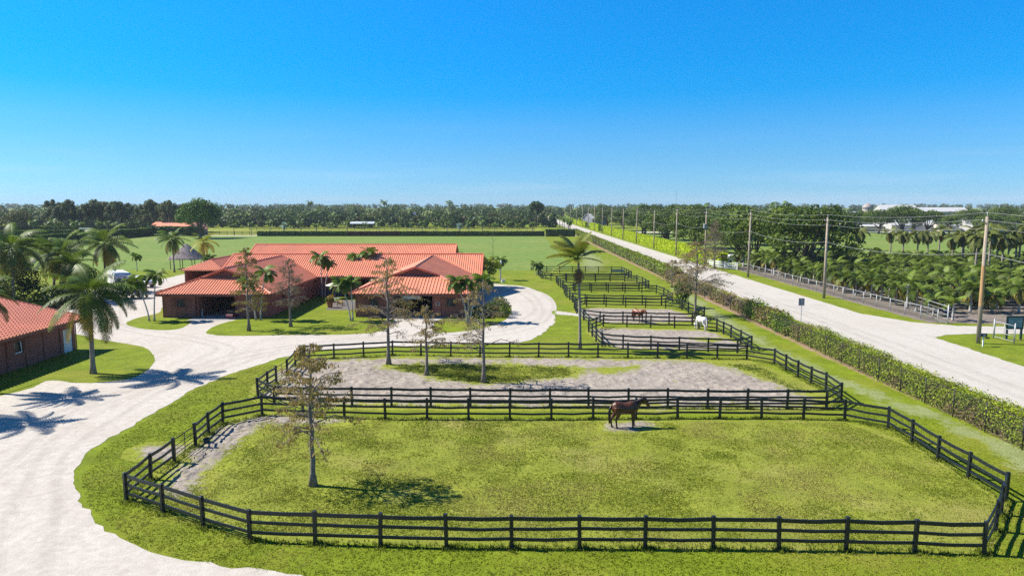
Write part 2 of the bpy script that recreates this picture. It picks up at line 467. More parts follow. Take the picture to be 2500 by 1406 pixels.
def palm_crown(seed, z, nf, L, cols, nl=26, ll=.85, wind=0.0, low=-.5, high=1.35, droop=(1.0, 1.7), ldroop=.6, w=.045, tip=None, x0=0.0, y0=0.0, name='crown'):
    rng = random.Random(seed); V = []; T = []; C = []
    for i in range(nf):
        t = (i + .5) / nf
        el = high - (high - low) * t ** .9 + rng.uniform(-.12, .12)
        az = 2.39996 * i + rng.uniform(-.25, .25)
        col = cols[0] if t < .35 else (cols[1] if t < .8 else cols[2 if len(cols) > 2 else 1])
        f = rng.uniform(.85, 1.15); col = tuple(c * f for c in col)
        frond(V, T, C, (x0 + math.cos(az) * .08, y0 + math.sin(az) * .08, z), az, el, L * rng.uniform(.85, 1.08), rng.uniform(*droop), nl, ll, rng, col, wind, ldroop, w, tip if t > .72 else None, rng.uniform(-.6, .6))
    return mesh_np(name, [tuple(v) for v in V], None, T, [M_frond], C)

def palm_trunk(h, r0, r1, bend=(0, 0), mat=None, flare=1.5, n=9, name='trunk', base=(0, 0)):
    mb = MB(); pts = []; rad = []
    for i in range(n + 1):
        t = i / n
        pts.append((base[0] + bend[0] * t ** 1.6, base[1] + bend[1] * t ** 1.6, -.05 + (h + .05) * t))
        rad.append((r0 + (r1 - r0) * t) * (1 + (flare - 1) * max(0, 1 - t * 7)))
    mb.tube(pts, rad, 9)
    return mb.mesh(name, mat or M_palm, True)

GC = [(.065, .112, .012), (.046, .080, .011), (.105, .10, .016)]      # coconut: young, full, ageing fronds
GA = [(.085, .145, .014), (.062, .11, .013), (.09, .12, .016)]
GF = [(.085, .13, .018), (.058, .095, .015), (.13, .12, .022)]

def cypress(seed, h, rad, z0, cols, dens=1.0, tr=.13, taper=.75, leafn=26, bare=.25):
    """bald cypress in late autumn: straight flared trunk, level limbs, hanging feathery leaves"""
    rnd = random.Random(seed); rng = np.random.default_rng(seed)
    mb = MB(); k = 10; tw = mb
    pts = [(rnd.uniform(-.012, .012) * i, rnd.uniform(-.012, .012) * i, -.05 + (h + .05) * i / k) for i in range(k + 1)]
    mb.tube(pts, [tr * (1.75 if i == 0 else 1) * (1 - .9 * (i / k)) + .008 for i in range(k + 1)], 8)
    LC = []; LL = []
    nl = int(h * 5.2 * dens)
    for i in range(nl):
        t = (i + rnd.random()) / nl; z = z0 + (h - z0) * t ** .95 * .98
        a = rnd.uniform(0, 6.283)
        L = rad * (1 - t) ** taper * rnd.uniform(.55, 1.12) + .25
        if t < .1: L *= .8
        q = z / h; base = Vector((pts[0][0], pts[0][1], z))
        d = Vector((math.cos(a), math.sin(a), rnd.uniform(.05, .55)))
        e = base + d * L; m = base.lerp(e, .5) + Vector((0, 0, L * .08)); e2 = e - Vector((0, 0, L * rnd.uniform(.05, .25)))
        r = tr * (.34 * (1 - q) + .10)
        mb.tube([base, m, e2], [r, r * .6, .01], 5, cap=False)
        for j in range(int(5 + L * 3)):
            s = rnd.uniform(.25, 1.0); o = base.lerp(m, s * 2) if s < .5 else m.lerp(e2, s * 2 - 1)
            a2 = a + rnd.choice((-1, 1)) * rnd.uniform(.4, 1.3); l2 = L * rnd.uniform(.18, .42) * (1.1 - s * .4)
            f = o + Vector((math.cos(a2), math.sin(a2), rnd.uniform(-.35, .3))) * l2
            tw.tube([o, f], [.014, .006], 3, cap=False)
            if rnd.random() < bare: continue
            for g in range(leafn // 3):
                LC.append(tuple(o.lerp(f, rnd.uniform(.2, 1.1)) + Vector((rnd.gauss(0, .07), rnd.gauss(0, .07), -rnd.uniform(.0, .22)))))
                LL.append(rnd.uniform(.09, .22))
    C = np.array(LC); n = len(C); L = np.array(LL)
    t = np.stack([rng.normal(0, .35, n), rng.normal(0, .35, n), -np.ones(n)], 1); t /= np.linalg.norm(t, axis=1)[:, None]
    s = np.cross(t, rng.normal(size=(n, 3))); s /= np.linalg.norm(s, axis=1)[:, None]
    hw = (L * .16)[:, None]; hl = (L * .5)[:, None]
    V = np.stack([C - t * hl, C + s * hw, C + t * hl, C - s * hw], 1).reshape(-1, 3)
    cl = np.array(cols); c = cl[rng.integers(0, len(cl), n)] * rng.uniform(.7, 1.3, (n, 1))
    crown = mesh_np('foliage', V, quads_of(n), None, [M_leaf], np.repeat(c, 4, 0))
    return mb.mesh('trunk', M_bark, True), crown
CY = [(.26, .185, .075), (.21, .155, .075), (.28, .22, .08), (.19, .175, .055)]
CYG = [(.16, .16, .03), (.22, .165, .04), (.10, .15, .02), (.20, .12, .04)]
CYB = [(.14, .115, .085), (.17, .13, .08), (.12, .10, .07)]

def hedge_mesh(P0, P1, w, h, n, size, seed, cols, core=(.05, .06, .02), rag=.12, topvar=.25, gaps=0.0, name='hedge', corek=.82):
    """leafy wall from P0 to P1: opaque twiggy core and leaves on its faces"""
    rng = np.random.default_rng(seed)
    P0 = np.array(P0[:2]); P1 = np.array(P1[:2]); Lh = np.linalg.norm(P1 - P0); d = (P1 - P0) / Lh; sd = np.array([-d[1], d[0]])
    s = rng.random(n) * Lh
    hh = h * (1 - topvar * (1 - fbm(s / 3.0, s * 0 + seed, seed, 3)) * 1.6)
    gp = fbm(s / 5.0, s * 0 + 7.3 + seed, seed + 3, 3)
    keep = gp > gaps * .62
    face = rng.random(n); pa = h / (2 * h + w)
    u = np.where(face < pa, -w / 2, np.where(face < 2 * pa, w / 2, (rng.random(n) - .5) * w))
    z = np.where(face < 2 * pa, rng.random(n) ** .9 * hh, hh)
    u = u + rng.normal(0, rag, n); z = np.clip(z + rng.normal(0, rag, n), .03, None)
    s, u, z, face = s[keep], u[keep], z[keep], face[keep]; n = len(s)
    C = np.stack([P0[0] + d[0] * s + sd[0] * u, P0[1] + d[1] * s + sd[1] * u, z], 1)
    nn = np.where(face < pa, -1, 1)[:, None] * np.array([sd[0], sd[1], .25]); nn[face >= 2 * pa] = (0, 0, 1)
    N = nn + rng.normal(size=(n, 3)) * .5; N /= np.linalg.norm(N, axis=1)[:, None]
    L = size * rng.uniform(.6, 1.4, n); V = leaf_quads(C, N, L, L * .62, rng)
    cl = np.array(cols); band = fbm(s / 2.2, z / 1.5, seed + 9, 3)
    ci = np.clip(((band - .28) / .44 * len(cl)).astype(int), 0, len(cl) - 1); ci = np.where(rng.random(n) < .3, rng.integers(0, len(cl), n), ci)
    c = cl[ci] * rng.uniform(.7, 1.3, (n, 1))
    Q = [quads_of(n)]; VV = [V]; CC = [np.repeat(c, 4, 0)]
    # core: lumpy strip
    m = max(2, int(Lh / .8)); ss = np.linspace(0, Lh, m + 1)
    hc = h * (1 - topvar * (1 - fbm(ss / 3.0, ss * 0 + seed, seed, 3)) * 1.6) * corek
    gc = fbm(ss / 5.0, ss * 0 + 7.3 + seed, seed + 3, 3); wk = np.where(gc > gaps * .62 + .03, 1, .02); hc = np.where(gc > gaps * .62 + .03, hc, .05)
    ring = []
    for q, (a, b) in enumerate(((-.4, 0), (-.4, 1), (.4, 1), (.4, 0))):
        uu = a * w * wk; ring.append(np.stack([P0[0] + d[0] * ss + sd[0] * uu, P0[1] + d[1] * ss + sd[1] * uu, b * hc + .0], 1))
    RV = np.stack(ring, 1).reshape(-1, 3); o = n * 4; q = []
    for i in range(m):
        for k in range(3):
            q.append((o + i * 4 + k, o + i * 4 + k + 1, o + (i + 1) * 4 + k + 1, o + (i + 1) * 4 + k))
    q += [(o, o + 1, o + 2, o + 3), (o + m * 4 + 3, o + m * 4 + 2, o + m * 4 + 1, o + m * 4)]
    VV.append(RV); CC.append(np.tile(np.array(core), (len(RV), 1))); Q.append(np.array(q, dtype=np.int32))
    return mesh_np(name, np.concatenate(VV), np.concatenate(Q), None, [M_leaf], np.concatenate(CC))

# ------------------------------------------------------------------ flat areas
def catmull(P, closed=True, sub=6):
    n = len(P); out = []
    for i in range(n if closed else n - 1):
        p0, p1, p2, p3 = (P[(i + k) % n] if closed else P[min(max(i + k, 0), n - 1)] for k in (-1, 0, 1, 2))
        for j in range(sub):
            t = j / sub
            out.append(tuple(.5 * ((2 * b) + (c - a) * t + (2 * a - 5 * b + 4 * c - d) * t * t + (3 * b - a - 3 * c + d) * t ** 3) for a, b, c, d in zip(p0, p1, p2, p3)))
    if not closed: out.append(tuple(P[-1]))
    return out

def sheet(name, px, z, mat, sub=6, jit=.12, world=False, seed=1):
    """flat area with a slightly frayed edge"""
    P = [(p[0], p[1]) if world else tuple(G(*p))[:2] for p in px]
    if sub > 1: P = catmull(P, True, sub)
    Q = []
    for i, a in enumerate(P):           # subdivide long edges and fray
        b = P[(i + 1) % len(P)]; L = math.hypot(b[0] - a[0], b[1] - a[1]); m = max(1, min(60, int(L / .35)))
        nx, ny = (b[1] - a[1]) / (L + 1e-9), -(b[0] - a[0]) / (L + 1e-9)
        for j in range(m):
            t = j / m; x = a[0] + (b[0] - a[0]) * t; y = a[1] + (b[1] - a[1]) * t
            k = (float(fbm(x * 1.9, y * 1.9, seed, 3)) - .5) * 2 * jit if jit else 0
            Q.append((x + nx * k, y + ny * k, 0))
    tri = tessellate_polygon([[Vector(q) for q in Q]])
    me = bpy.data.meshes.new(name); me.from_pydata([(x, y, z) for x, y, _ in Q], [], [t if (Vector(Q[t[1]]) - Vector(Q[t[0]])).cross(Vector(Q[t[2]]) - Vector(Q[t[0]])).z > 0 else t[::-1] for t in tri])
    me.update(); me.materials.append(mat)
    return tag(link(name, me), kind='structure')

def inside_dist(X, Y, poly):
    """signed distance (positive inside) of points to a closed polygon"""
    P = np.array(poly); D = np.full(X.shape, 1e9); ins = np.zeros(X.shape, bool)
    for i in range(len(P)):
        a, b = P[i], P[(i + 1) % len(P)]; e = b - a; L2 = (e ** 2).sum() + 1e-12
        t = np.clip(((X - a[0]) * e[0] + (Y - a[1]) * e[1]) / L2, 0, 1)
        D = np.minimum(D, np.hypot(X - a[0] - t * e[0], Y - a[1] - t * e[1]))
        c = ((a[1] > Y) != (b[1] > Y)) & (X < (b[0] - a[0]) * (Y - a[1]) / (b[1] - a[1] + 1e-12) + a[0]); ins ^= c
    return np.where(ins, D, -D)

def patch(name, polys, res, z, mat, soft=1.0, rough=.05, margin=1.2, holes=(), relief=(1.6, 5.0), seed=3):
    """gridded soil area: attribute m is 1 inside the polygons and fades to 0 over 'soft' metres; real lumps"""
    polys = [catmull([tuple(G(*p))[:2] for p in q], True, 5) for q in polys]; holes = [catmull([tuple(G(*p))[:2] for p in q], True, 5) for q in holes]
    A = np.concatenate([np.array(q) for q in polys]); x0, y0 = A.min(0) - margin; x1, y1 = A.max(0) + margin
    xs = np.arange(x0, x1, res); ys = np.arange(y0, y1, res); X, Y = np.meshgrid(xs, ys)
    D = np.full(X.shape, -1e9)
    for q in polys: D = np.maximum(D, inside_dist(X, Y, q))
    m = np.clip(.5 + D / (2 * soft), 0, 1)
    for q in holes: m = np.minimum(m, np.clip(.5 - inside_dist(X, Y, q) / (1.6 * soft), 0, 1))
    edge = np.clip((D + margin) / margin, 0, 1)
    hgt = ((fbm(X * relief[0], Y * relief[0], seed, 4) - .5) + .8 * (vnoise(X * relief[1], Y * relief[1], seed + 5) - .5) * (fbm(X * .4, Y * .4, seed + 8) > .4)) * rough * 2
    Z = z + (np.maximum(hgt, -.02) + .02) * np.clip(D / .6 + .3, 0, 1) * m
    V = np.stack([X, Y, Z], 2).reshape(-1, 3); ny, nx = X.shape
    I = np.arange(ny * nx).reshape(ny, nx)
    q = np.stack([I[:-1, :-1], I[:-1, 1:], I[1:, 1:], I[1:, :-1]], 2).reshape(-1, 4)
    keep = (D > -margin * .9).ravel()[q].all(1); q = q[keep]
    used = np.unique(q); rm = np.zeros(ny * nx, dtype=np.int32); rm[used] = np.arange(len(used)); q = rm[q]
    me = mesh_np(name, V[used], q, None, [mat], None, True)
    a = me.attributes.new('m', 'FLOAT', 'POINT'); a.data.foreach_set('value', m.ravel()[used].astype(np.float32))
    return tag(link(name, me), kind='structure')
# ------------------------------------------------------------------ ground, roads, lawns
me = mesh_np('ground', [(-3000, -240, 0), (3000, -240, 0), (3000, 3200, 0), (-3000, 3200, 0)], [(0, 1, 2, 3)], None, [M_ground])
tag(link('ground', me), kind='structure')
sheet('polo_field', [(-158, 144), (10, 143.5), (13, 150), (13.5, 301), (-158, 301)], .006, M_field, 1, .25, True)
sheet('far_field', [(51, 151), (70, 168), (260, 196), (320, 338), (51, 338)], .006, M_field, 1, .2, True)
sheet('far_pasture', [(-175, 312), (16, 312), (16, 398), (-175, 398)], .006, M_pad, 1, .3, True)
sheet('gravel_drive', [(-300, 1500), (-300, 1100), (-200, 1000), (-80, 985), (20, 962), (114, 928), (160, 860), (165, 800), (160, 740), (200, 705), (262, 688), (300, 680), (386, 682),
    (447, 670), (499, 662), (545, 656), (590, 655), (640, 690), (760, 745), (900, 752), (1040, 748), (1120, 715), (1173, 683), (1211, 693), (1275, 699), (1313, 711), (1345, 730), (1357, 754),
    (1353, 785), (1326, 813), (1278, 834), (1200, 840), (1100, 841), (950, 847), (840, 853), (745, 861), (690, 872), (640, 889), (560, 914), (480, 947), (400, 994), (320, 1040),
    (240, 1086), (198, 1125), (180, 1165), (184, 1200), (205, 1238), (250, 1285), (330, 1330), (450, 1366), (600, 1389), (760, 1408), (860, 1425), (800, 1640), (-300, 1700)], .012, M_gravel, 5, .3)
sheet('courtyard_gravel', [(-46, 115.5), (-8, 115.5), (-8, 129.5), (-46, 129.5)], .012, M_gravel, 1, 0, True)
sheet('barn_lawn', [(-330, 960), (-90, 985), (0, 965), (114, 930), (185, 935), (249, 933), (318, 924), (355, 907), (374, 888), (377, 870), (356, 850), (320, 841), (240, 829), (150, 815), (-100, 850)], .020, M_ground, 5, .1)
sheet('corner_lawn', [(308, 791), (333, 777), (386, 764), (400, 750), (455, 750), (471, 776), (463, 790), (436, 803), (392, 806), (345, 802)], .020, M_ground, 5, .1)
sheet('front_lawn', [(504, 811), (530, 794), (588, 778), (640, 765), (690, 735), (760, 692), (855, 692), (885, 750), (930, 770), (962, 776), (950, 799), (917, 811), (840, 817), (724, 818), (570, 820), (519, 817)], .020, M_ground, 5, .1)
sheet('side_lawn', [(1062, 811), (1064, 788), (1100, 770), (1180, 745), (1243, 745), (1240, 775), (1200, 795), (1140, 808)], .020, M_ground, 5, .1)
sheet('patio', [(795, 757), (812, 733), (905, 733), (905, 748), (862, 757)], .026, M_patio, 1, .05)
sheet('threshold', [(-38.2, 80.6), (-33.2, 80.6), (-33.2, 83.2), (-38.2, 83.2)], .028, M_conc, 1, 0, True)
sheet('threshold', [(-15, 81.6), (-9.4, 81.6), (-9.4, 83.2), (-15, 83.2)], .028, M_conc, 1, 0, True)
sheet('road', [(33.6, -40), (42.8, -40), (43.1, 60), (43.3, 70.3), (45.5, 71.8), (50, 72.4), (56, 72.2), (90, 72), (90, 76.6), (56, 76.6), (50, 77.2), (46.4, 79.6), (43.6, 86), (42.4, 200), (41.6, 420), (41.5, 2600), (33.2, 2600), (33.4, 420)], .012, M_road, 1, .22, True)
sheet('pasture_lane', [(-175, 303), (33, 303.5), (33, 309), (-175, 309)], .010, M_road, 1, .2, True)
sheet('car_park', [(62, 339), (400, 339), (420, 352), (62, 352)], .012, M_road, 1, 0, True)
sheet('nursery_ground', [(48.0, 79.3), (47.6, 95), (47.0, 148), (60, 165), (170, 165), (150, 60), (70, 64), (60, 78)], .008, M_nurs, 1, .3, True)
me_ = [o for o in COL.objects if o.name.startswith('nursery_ground')][0].data
a_ = me_.attributes.new('m', 'FLOAT', 'POINT'); a_.data.foreach_set('value', [.85] * len(me_.vertices))
sheet('paddock_grass', [(309, 1222), (611, 1318), (1249, 1336), (2402, 1352), (2455, 1222), (2364, 1167), (2226, 1080), (2062, 1026), (1346, 1024), (640, 1016), (544, 1036), (426, 1131)], .004, M_pad, 1, .5)
sheet('paddock_grass', [(630, 970), (670, 988), (1246, 996), (2017, 999), (2052, 981), (1947, 922), (1823, 878), (1101, 871), (743, 875)], .004, M_pad, 1, .3)
patch('paddock_soil', [[(700, 905), (750, 880), (960, 876), (1300, 876), (1600, 880), (1740, 888), (1800, 908), (1880, 935), (1940, 962), (1985, 985), (1800, 990), (1400, 990), (900, 987), (700, 978), (655, 966), (670, 930)]],
      .17, .012, M_dirt, 1.6, .15, 1.6, [[(930, 892), (1050, 888), (1250, 890), (1395, 896), (1420, 905), (1390, 921), (1250, 934), (1180, 938), (1080, 929), (1030, 917), (960, 903)], [(1440, 900), (1560, 893), (1500, 915)]])
patch('worn_soil', [[(560, 1040), (640, 1017), (760, 1022), (850, 1026), (740, 1034), (650, 1036), (610, 1062), (570, 1095), (530, 1130), (490, 1165), (465, 1200), (395, 1204), (415, 1165), (465, 1105), (520, 1062)]], .12, .012, M_dirt, .9, .14, 1.2)
patch('worn_soil', [[(330, 1112), (352, 1092), (400, 1088), (432, 1098), (395, 1118)]], .15, .018, M_dirt, .9, .05, .9)
patch('worn_soil', [[(1482, 1042), (1505, 1031), (1565, 1030), (1592, 1038), (1555, 1049), (1500, 1052)]], .15, .012, M_dirt, .8, .05, .9)
patch('paddock_soil', [[(1448, 806), (1485, 803), (1640, 806), (1720, 808), (1768, 824), (1805, 842), (1780, 852), (1520, 849), (1480, 838), (1462, 822)]], .2, .012, M_dirt, 1.0, .08, 1.0, [[(1680, 826), (1760, 825), (1740, 836)]], seed=9)
patch('paddock_soil', [[(1412, 760), (1450, 753), (1580, 755), (1640, 757), (1680, 771), (1692, 785), (1600, 788), (1475, 786), (1435, 778)]], .22, .012, M_dirt, 1.0, .07, 1.0, seed=14)
patch('worn_grass', [[(2560, 1170), (2300, 1040), (2050, 940), (1900, 865), (1760, 790), (1690, 742), (1640, 706), (1668, 706), (1750, 760), (1860, 826), (2000, 900), (2250, 1000), (2560, 1120)]], .4, .008, M_track, 1.3, .0, 1.6)
patch('worn_grass', [[(1440, 665), (1470, 640), (1420, 600), (1395, 592), (1410, 615), (1425, 645)]], 1.2, .008, M_track, 3, 0, 3)
patch('footpath', [[(1358, 759), (1395, 764), (1430, 770), (1430, 775), (1395, 770), (1358, 767)]], .2, .018, M_path, .5, 0, .5)
patch('hedge_soil', [[(1423, 586), (1605, 675), (1761, 751), (2004, 868), (2476, 1082), (2560, 1120), (2560, 1060), (2476, 1030), (2004, 840), (1761, 735), (1605, 662), (1430, 582)]], .25, .0125, M_hsoil, .5, 0, .7)

def tracks(name, px, offs, w, z, mat, world=False):
    P = catmull([tuple(p) if world else tuple(G(*p))[:2] for p in px], False, 14)
    V = []; Q = []; M = []
    for of in offs:
        b = len(V)
        for i, p in enumerate(P):
            q = P[min(i + 1, len(P) - 1)]; r = P[max(i - 1, 0)]; L = math.hypot(q[0] - r[0], q[1] - r[1]) + 1e-9
            nx, ny = -(q[1] - r[1]) / L, (q[0] - r[0]) / L
            wob = of + .25 * math.sin(i * .21 + of * 3)
            for k, m in ((-1, 0), (-.3, 1), (.3, 1), (1, 0)):
                V.append((p[0] + nx * (wob + k * w), p[1] + ny * (wob + k * w), z)); M.append(m * min(1, i / 8, (len(P) - 1 - i) / 8))
        for i in range(len(P) - 1):
            for k in range(3): Q.append((b + i * 4 + k, b + i * 4 + k + 1, b + (i + 1) * 4 + k + 1, b + (i + 1) * 4 + k))
        z += .0015
    me = mesh_np(name, V, Q, None, [mat]); a = me.attributes.new('tr', 'FLOAT', 'POINT'); a.data.foreach_set('value', np.array(M, dtype=np.float32))
    return tag(link(name, me), kind='structure')
tracks('tyre_tracks', [(-20, 1500), (10, 1280), (70, 1140), (180, 1040), (325, 965), (480, 905), (620, 865), (800, 838), (1000, 825), (1180, 815), (1285, 790), (1325, 752), (1290, 715), (1215, 702)], (-1.6, -.1, 1.3), .38, .0135, M_gravel)
tracks('tyre_tracks', [(-160, 1110), (60, 1040), (260, 975), (400, 925), (500, 880), (540, 850), (460, 826), (350, 812), (285, 795), (268, 765), (300, 720), (390, 698), (480, 678)], (-.9, .6), .36, .0142, M_gravel)
tracks('tyre_tracks', [(36, -30), (36.2, 60), (36, 120), (36.2, 250), (36, 500)], (-1.3, .3, 1.9, 3.6), .45, .016, M_road, True)
# grass blades of the near lawns and paddock: nobody could count them
def tufts(name, n, polys, seed, hmin, hmax, pal, clump=True, soft=.01):
    rng = np.random.default_rng(seed)
    polys = [np.array([tuple(G(*p))[:2] for p in q]) for q in polys]
    A = np.concatenate(polys); x0, y0 = A.min(0); x1, y1 = A.max(0)
    P = []
    while sum(len(p) for p in P) < n:
        x = rng.uniform(x0, x1, n); y = rng.uniform(y0, y1, n)
        ok = np.zeros(n, bool)
        for q in polys: ok |= rng.random(n) < np.clip(inside_dist(x, y, q) / soft, 0, 1)
        if clump:
            f = fbm(x * .55, y * .55, seed, 4); ok &= rng.random(n) < np.clip((f - .30) * 3.2, .15, 1)
        ok &= rng.random(n) < np.clip(30 / y, .25, 1)
        P.append(np.stack([x[ok], y[ok]], 1))
    P = np.concatenate(P)[:n]; n = len(P)
    nb = 4
    B = np.repeat(P, nb, 0) + rng.normal(0, .035, (n * nb, 2)); N = len(B)
    a = rng.uniform(0, 6.283, N); hh = rng.uniform(hmin, hmax, N) * (.6 + .8 * np.repeat(fbm(P[:, 0] * .7, P[:, 1] * .7, seed + 2, 3), nb)); w = rng.uniform(.012, .03, N)
    lean = rng.uniform(.2, 1.0, N) * hh; la = rng.uniform(0, 6.283, N)
    z0 = np.zeros(N)
    V = np.stack([np.stack([B[:, 0] - np.cos(a) * w, B[:, 1] - np.sin(a) * w, z0], 1), np.stack([B[:, 0] + np.cos(a) * w, B[:, 1] + np.sin(a) * w, z0], 1),
                  np.stack([B[:, 0] + np.cos(la) * lean, B[:, 1] + np.sin(la) * lean, hh], 1)], 1).reshape(-1, 3)
    cl = np.array(pal); t = np.clip(np.repeat(fbm(P[:, 0] * .35, P[:, 1] * .35, seed + 4, 4), nb) * 2.4 - .7 + rng.normal(0, .22, N), 0, .999)
    c = cl[(t * len(cl)).astype(int)] * rng.uniform(.75, 1.3, (N, 1))
    me = mesh_np(name, V, None, np.arange(N * 3).reshape(-1, 3), [M_blade], np.repeat(c, 3, 0))
    return tag(link(name, me), kind='stuff')
P1_POLY = [(330, 1215), (611, 1300), (1249, 1322), (2390, 1338), (2440, 1225), (2226, 1092), (2062, 1032), (1346, 1030), (650, 1022), (560, 1090), (470, 1180)]
LAWN2 = [(2070, 1020), (2400, 1165), (2470, 1215), (2700, 1240), (2700, 1180), (2300, 1020), (2060, 975)]
LAWN_POLY = [(330, 1330), (450, 1366), (600, 1389), (760, 1408), (860, 1440), (880, 1620), (2800, 1620), (2800, 1250), (2460, 1230), (2420, 1352), (1249, 1340), (611, 1322), (309, 1226), (410, 1140), (640, 1008), (700, 1000), (640, 975), (650, 930), (700, 890), (640, 892), (560, 918), (480, 950), (400, 1000), (250, 1095), (195, 1170), (220, 1240)]
tufts('grass', 60000, [P1_POLY], 5, .025, .065, [(.18, .235, .018), (.245, .295, .028), (.31, .345, .045), (.34, .33, .08)])
tufts('grass', 38000, [LAWN_POLY, LAWN2, [(309, 1226), (420, 1135), (640, 1018), (700, 1022), (500, 1120), (400, 1225), (330, 1232)]], 8, .02, .05, [(.16, .22, .009), (.21, .27, .012), (.26, .31, .022), (.29, .285, .05)], False)
tufts('grass', 9000, [[(930, 892), (1050, 888), (1250, 890), (1395, 896), (1420, 905), (1390, 921), (1250, 934), (1180, 938), (1080, 929), (1030, 917), (960, 903)], [(1760, 888), (1850, 890), (2000, 965), (1940, 955), (1860, 925)]], 11, .05, .14, [(.10, .15, .015), (.17, .22, .025), (.24, .28, .035)], True, 1.8)

# ------------------------------------------------------------------ black three-rail paddock fences
mb = MB(); mb.box((0, 0, .66), (.15, .15, 1.44)); POST = mb.mesh('post', M_black, bevel=.012)
RAILS = ((.38, .125), (.80, .125), (1.22, .155))
def auto_posts(P, closed=True, sp=2.5):
    out = []
    for i in range(len(P) if closed else len(P) - 1):
        a, b = P[i], P[(i + 1) % len(P)]; n = max(1, round((b - a).length / sp))
        out += [a.lerp(b, k / n) for k in range(n)]
    if not closed: out.append(P[-1])
    return out
def fence(label, P, gate=None, closed=True, name='paddock_fence', cat='fence', group='black rail fences round the paddocks', mat=None, post=None, rails=RAILS, th=.05, seed=0, thick_rot=None):
    c = sum(P, Vector()) / len(P)
    root = empty(name, (c.x, c.y, 0), label, cat, group)
    rnd = random.Random(seed); mat = mat or M_black
    n = len(P)
    for i, p in enumerate(P):
        q = P[(i + 1) % n] if (closed or i < n - 1) else P[i - 1]
        o = link('post', post or POST, root, (p.x - c.x, p.y - c.y, rnd.uniform(-.03, .02)), math.atan2(q.y - p.y, q.x - p.x))
        o.rotation_euler.x = rnd.uniform(-.025, .025); o.rotation_euler.y = rnd.uniform(-.022, .022)
    for z, h in rails:
        mb = MB()
        for i in range(n if closed else n - 1):
            if gate is not None and i == gate: continue
            a = P[i] - c; b = P[(i + 1) % n] - c
            a = Vector((a.x, a.y, z + rnd.uniform(-.015, .015))); b = Vector((b.x, b.y, z + rnd.uniform(-.015, .015)))
            m = a.lerp(b, .5) - Vector((0, 0, rnd.uniform(.0, .055)))
            mb.bar(a, m, th, h, cap=False); mb.bar(m, b, th, h, cap=False)
        mb.build('rail', mat, root)
    if gate is not None:
        a = P[gate] - c; b = P[(gate + 1) % n] - c; d = (b - a).normalized(); a += d * .14; b -= d * .14
        mb = MB(); up = Vector((0, 0, 1))
        for k in (.22, .42, .64, .86): mb.tube([a + up * k, b + up * k], .022, 6)
        mb.tube([a + up * .22, a + up * 1.12, a + up * 1.22 + d * .12, b + up * 1.22], .028, 6)
        mb.tube([b + up * 1.22, b + up * .22], .028, 6); m = a.lerp(b, .5); mb.tube([m + up * .22, m + up * 1.22], .02, 6)
        mb.build('gate', M_black, root, smooth=True)
    return root
def GP(l): return [G(*p) for p in l]
f1 = [(309, 1222), (398, 1252), (497, 1286), (611, 1320), (770, 1327), (929, 1332), (1090, 1336), (1249, 1337), (1415, 1337), (1575, 1338), (1741, 1339), (1901, 1341), (2065, 1343), (2232, 1347), (2402, 1353),
      (2430, 1297), (2443, 1257), (2455, 1222), (2364, 1167), (2289, 1123), (2226, 1080), (2168, 1046), (2062, 1026), (1961, 1023), (1859, 1021), (1757, 1021), (1654, 1020.5), (1552, 1023), (1448, 1022.5), (1346, 1024), (1245, 1024),
      (1144, 1024), (1043, 1023.5), (941, 1023), (841, 1020), (740, 1017), (640, 1014), (544, 1034), (510, 1060), (478, 1090), (426, 1129), (368, 1171)]
fence('black three-rail fence of the nearest paddock, where the dark bay horse stands', GP(f1), 39, seed=1)
f2 = [(630, 969), (670, 987), (765, 990), (860, 992), (956, 993), (1052, 994), (1149, 995), (1246, 995), (1342.6, 995), (1437, 996), (1534, 996), (1630, 996.5), (1727, 998), (1824, 998), (1921, 998), (2017, 999), (2053, 980.6), (2016, 954), (1979.5, 938), (1947.6, 921), (1918, 905), (1890, 889),
      (1823, 877.6), (1751, 876.5), (1677, 875), (1605, 874), (1533, 873.6), (1460, 873), (1388, 872), (1315, 871.7), (1244, 871.5), (1172, 871), (1101, 870), (1028, 868), (958, 867), (888, 871), (816, 875), (743, 878), (721, 894), (701, 917), (675, 936), (653, 950)]
fence('black three-rail fence of the second paddock, round grey soil and three bare trees', GP(f2), 39, seed=2)
def padded(l): return auto_posts(GP(l))
fence('black fence of the third paddock, where the white horse grazes', padded([(1521, 851), (1800, 862), (1834, 854), (1784, 825), (1750, 808), (1706, 803), (1473, 797), (1437, 811), (1455, 834), (1470, 846)]), seed=3)
fence('black fence of the fourth paddock, where the chestnut horse stands', padded([(1465, 788), (1690, 792), (1719, 776), (1697, 771), (1665, 757), (1625, 752.5), (1432, 748), (1402, 754), (1408, 766), (1425, 782)]), seed=4)
fence('black fence of the empty grass paddock just beyond the chestnut horse', padded([(1428, 742), (1615, 745), (1641, 738), (1620, 724), (1602, 717), (1567, 715.6), (1403.6, 713.6), (1377, 717), (1384, 727), (1398, 738)]), seed=5)
fence('black fence of the second last paddock before the polo field', padded([(1400, 710), (1560, 710.5), (1584, 705), (1568, 696), (1554.7, 690.6), (1525, 688), (1383, 688), (1358, 691), (1363, 698), (1374, 706)]), seed=6)
fence('black fence of the farthest small paddock, beside the edge of the polo field', padded([(1345, 684.7), (1525, 685.4), (1541, 679), (1518, 667.5), (1492.5, 667.5), (1335, 666), (1313, 666), (1316, 674), (1323, 681)]), seed=7)

